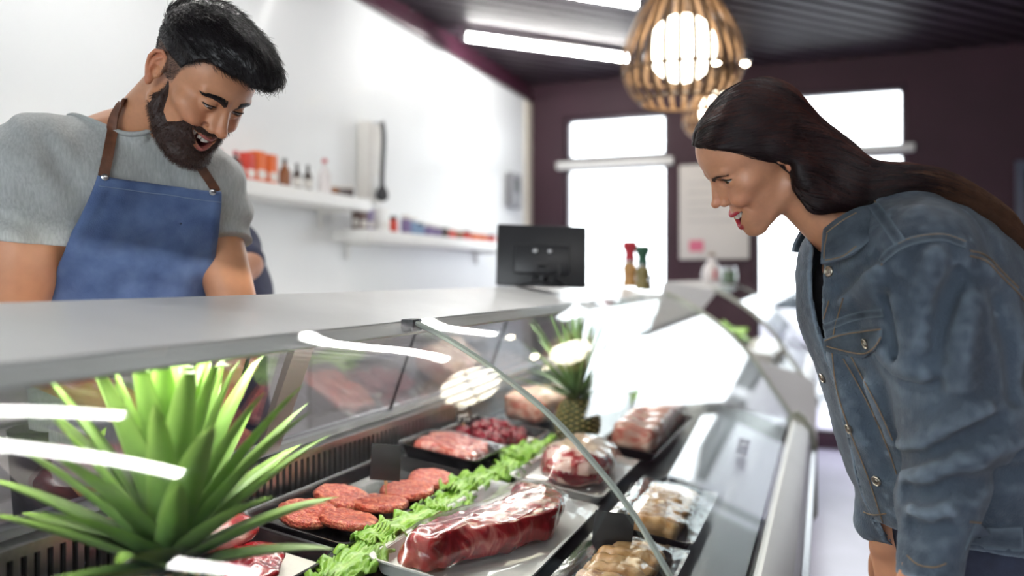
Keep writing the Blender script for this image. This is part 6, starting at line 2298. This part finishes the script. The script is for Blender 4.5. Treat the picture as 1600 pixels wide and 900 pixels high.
# greens and pale packs in the farther counter
names2 = ['first', 'second', 'third', 'fourth', 'fifth', 'sixth', 'seventh', 'eighth']
for k in range(8):
    lettuce_leaf(-.66 + .05 * (k % 2), 5.12 + .15 * k, .20, .16, k * 1.1, 50 + k, names2[k] + ' green salad head leaf from the near end in the farther counter', 'salad greens in the farther counter', up=.012 + .02 * (k % 2), lift=.10)
for k in range(4):
    M = DM(-.38 + .02 * (k % 2), 5.12 + .28 * k, .1 * k, .002)
    pk_ = MB().box((-.09, -.11, 0), (.09, .11, .09), .02, M=M).build('cheese_pack', mat('pale_wrapped_cheese', (.66, .64, .60), .35, var=.06, coat=.3), origin=M.translation)
    tag(pk_, names2[k] + ' pale wrapped pack from the near end at the front of the farther counter', 'food pack', 'pale packs in the farther counter')

# ---------------------------------------------------------------- second person, mostly hidden behind the man
e2 = empty('shop_assistant', (0, 0, 0), 'person in a navy shirt crouching mostly hidden behind the man in the apron', 'person')
b0 = W(345, 600, 2.35)
e2.location = (b0.x, b0.y, 0)
navy = mat('navy_shirt', (.022, .026, .062), .8, var=.2, vscale=40)
pc0, sh0, sh1 = J(330, 470, 2.40), J(366, 385, 2.28), J(285, 390, 2.52)
hip0 = np.array([b0.x, b0.y, .72])
hd = J(286, 345, 2.40)
el0, wr0 = J(384, 412, 2.20), J(340, 470, 2.05)
def a_arm(P):
    return smin(cap(P, sh0, el0, .052, .042), cap(P, el0, wr0, .040, .030), .02)
hA = hand_fn(orth(np.array(wr0) - np.array(el0), np.array([0, 0, 1.0])), wr0, 1.0)
def a_skin(P):
    d = ell(P, hd, (.082, .082, .115))
    d = smin(d, cap(P, hd, pc0 + np.array([0, 0, .16]), .055, .06), .03)
    d = smin(d, a_arm(P), .01)
    d = smin(d, hA(P), .012)
    d = smin(d, cap(P, sh0, sh1, .05, .05), .04)
    return d
def a_shirt(P):
    d = smin(ell(P, pc0, (.15, .20, .24)), cap(P, pc0, hip0, .14, .15), .06)
    d = smin(d, cap(P, sh0, sh1, .066, .066), .05)
    d = smin(d, cap(P, sh0, sh0 * .15 + el0 * .85, .062, .054), .03)
    return d + .004 * vnoise(P, 14)
sdf_obj('body', a_skin, tuple(np.minimum(pc0, wr0) - .28), tuple(np.maximum(hd, sh0) + .25), .007, mat('light_tan_skin', (.50, .26, .17), .45, var=.05), e2, refine=1)
sdf_obj('navy_shirt', a_shirt, tuple(np.minimum(hip0, pc0) - .30), tuple(np.maximum(sh0, pc0) + .32), .008, navy, e2, refine=1)
sdf_obj('hair', lambda P: np.maximum(ell(P, hd + np.array([0, 0, .02]), (.092, .092, .12)), -(P[:, 2] - hd[2] + .01)), tuple(hd - .15), tuple(hd + .17), .006, hair_m, e2, refine=1)
mbL = MB()
for s in (-1, 1):
    h0 = Vector(hip0) + Vector((.1 * s, 0, 0))
    mbL.tube([h0, h0 + Vector((.04, -.16, -.22)), h0 + Vector((.0, .03, -.62))], [.10, .08, .055], 14)
mbL.build('trousers', trm, e2)
for s in (-1, 1):
    h0 = Vector((hip0[0] + .1 * s, hip0[1] + .02, .05))
    MB().tube([h0 + Vector((0, .07, 0)), h0, h0 + Vector((0, -.10, 0)), h0 + Vector((0, -.18, -.01))], [.035, .046, .04, .022], 12).build('shoe', MATS['black_shoe'], e2)

# ---------------------------------------------------------------- white car parked outside, seen through the windows and mirrored in the glass
CX, CY = .95, 9.6
car = empty('parked_car', (CX, CY, 0), 'white car parked outside behind the windows', 'car')
car_w = mat('white_car_paint', (.80, .81, .83), .2, coat=.8, var=.02)
car_g = mat('dark_car_window', (.03, .04, .05), .08, coat=.6, var=.05)
tyre = mat('black_tyre_rubber', (.02, .02, .02), .8, var=.15)
side = np.array([(-2.15, .32), (-1.75, .26), (1.75, .26), (2.12, .34), (2.16, .60), (2.02, .84), (1.25, .96), (.55, 1.40), (-.95, 1.45), (-1.75, 1.02), (-2.12, .92), (-2.18, .62)])
glass_out = np.array([(1.02, .98), (.47, 1.33), (-.90, 1.38), (-1.50, 1.00)])
def car_f(P):
    q = P - np.array([CX, CY, 0], f32)
    d = poly2(q[:, [0, 2]], side.astype(f32)) + .05
    wy = .86 - .20 * sstep(q[:, 2], .85, 1.45)
    d = smax(d - .05, np.abs(q[:, 1]) - wy, .12)
    for x in (-1.32, 1.32):
        d = smax(d, .37 - np.sqrt((q[:, 0] - x) ** 2 + (q[:, 2] - .33) ** 2) - 10 * (np.abs(q[:, 1]) < .58), .03)
    return d
def car_mat(C):
    q = C - np.array([CX, CY, 0])
    g = poly2(q[:, [0, 2]].astype(f32), glass_out.astype(f32)) < 0
    post = np.abs(q[:, 0] + .22) < .05
    fr = (q[:, 2] > 1.0) & (q[:, 2] < 1.36) & (np.abs(q[:, 1]) < .60)
    return ((g & (np.abs(q[:, 1]) > .55) & ~post) | fr).astype(int)
sdf_obj('car_body', car_f, (CX - 2.35, CY - 1.0, .1), (CX + 2.35, CY + 1.0, 1.6), .035, [car_w, car_g], car, refine=2, matfn=car_mat)
for x in (-1.32, 1.32):
    for s in (-1, 1):
        Mw = Matrix.Rotation(PI / 2, 3, 'X')
        c = Vector((CX + x, CY + s * .72, .33))
        wh = MB().lathe([(.20, -.10), (.31, -.10), (.33, -.06), (.33, .06), (.31, .10), (.20, .10)], c, 28, M=Mw).build('wheel', tyre, car)
        g = MB().lathe([(.03, -.105), (.06, -.11), (.06, .11), (.03, .105)], c, 16, M=Mw)
        for k in range(7):
            a = 2 * PI * k / 7
            g.tube([c + Vector((math.cos(a) * .05, s * .085, math.sin(a) * .05)), c + Vector((math.cos(a) * .20, s * .095, math.sin(a) * .20))], .024, 6)
        g.build('rim', alu, wh)
for s in (-1, 1):
    MB().box((CX + 1.98, CY + s * .62 - .16, .62), (CX + 2.13, CY + s * .62 + .16, .76), .03).build('headlamp', mat('headlamp_glass', (.6, .62, .64), .1, coat=.5, var=.03), car)
    MB().box((CX - 2.17, CY + s * .66 - .12, .66), (CX - 2.06, CY + s * .66 + .12, .86), .02).build('tail_lamp', cap_red, car)
    MB().box((CX + .78, CY + s * .92 - .07, .95), (CX + .95, CY + s * .92 + .07, 1.07), .03).build('wing_mirror', car_w, car)
SC.view_settings.exposure = 1.38
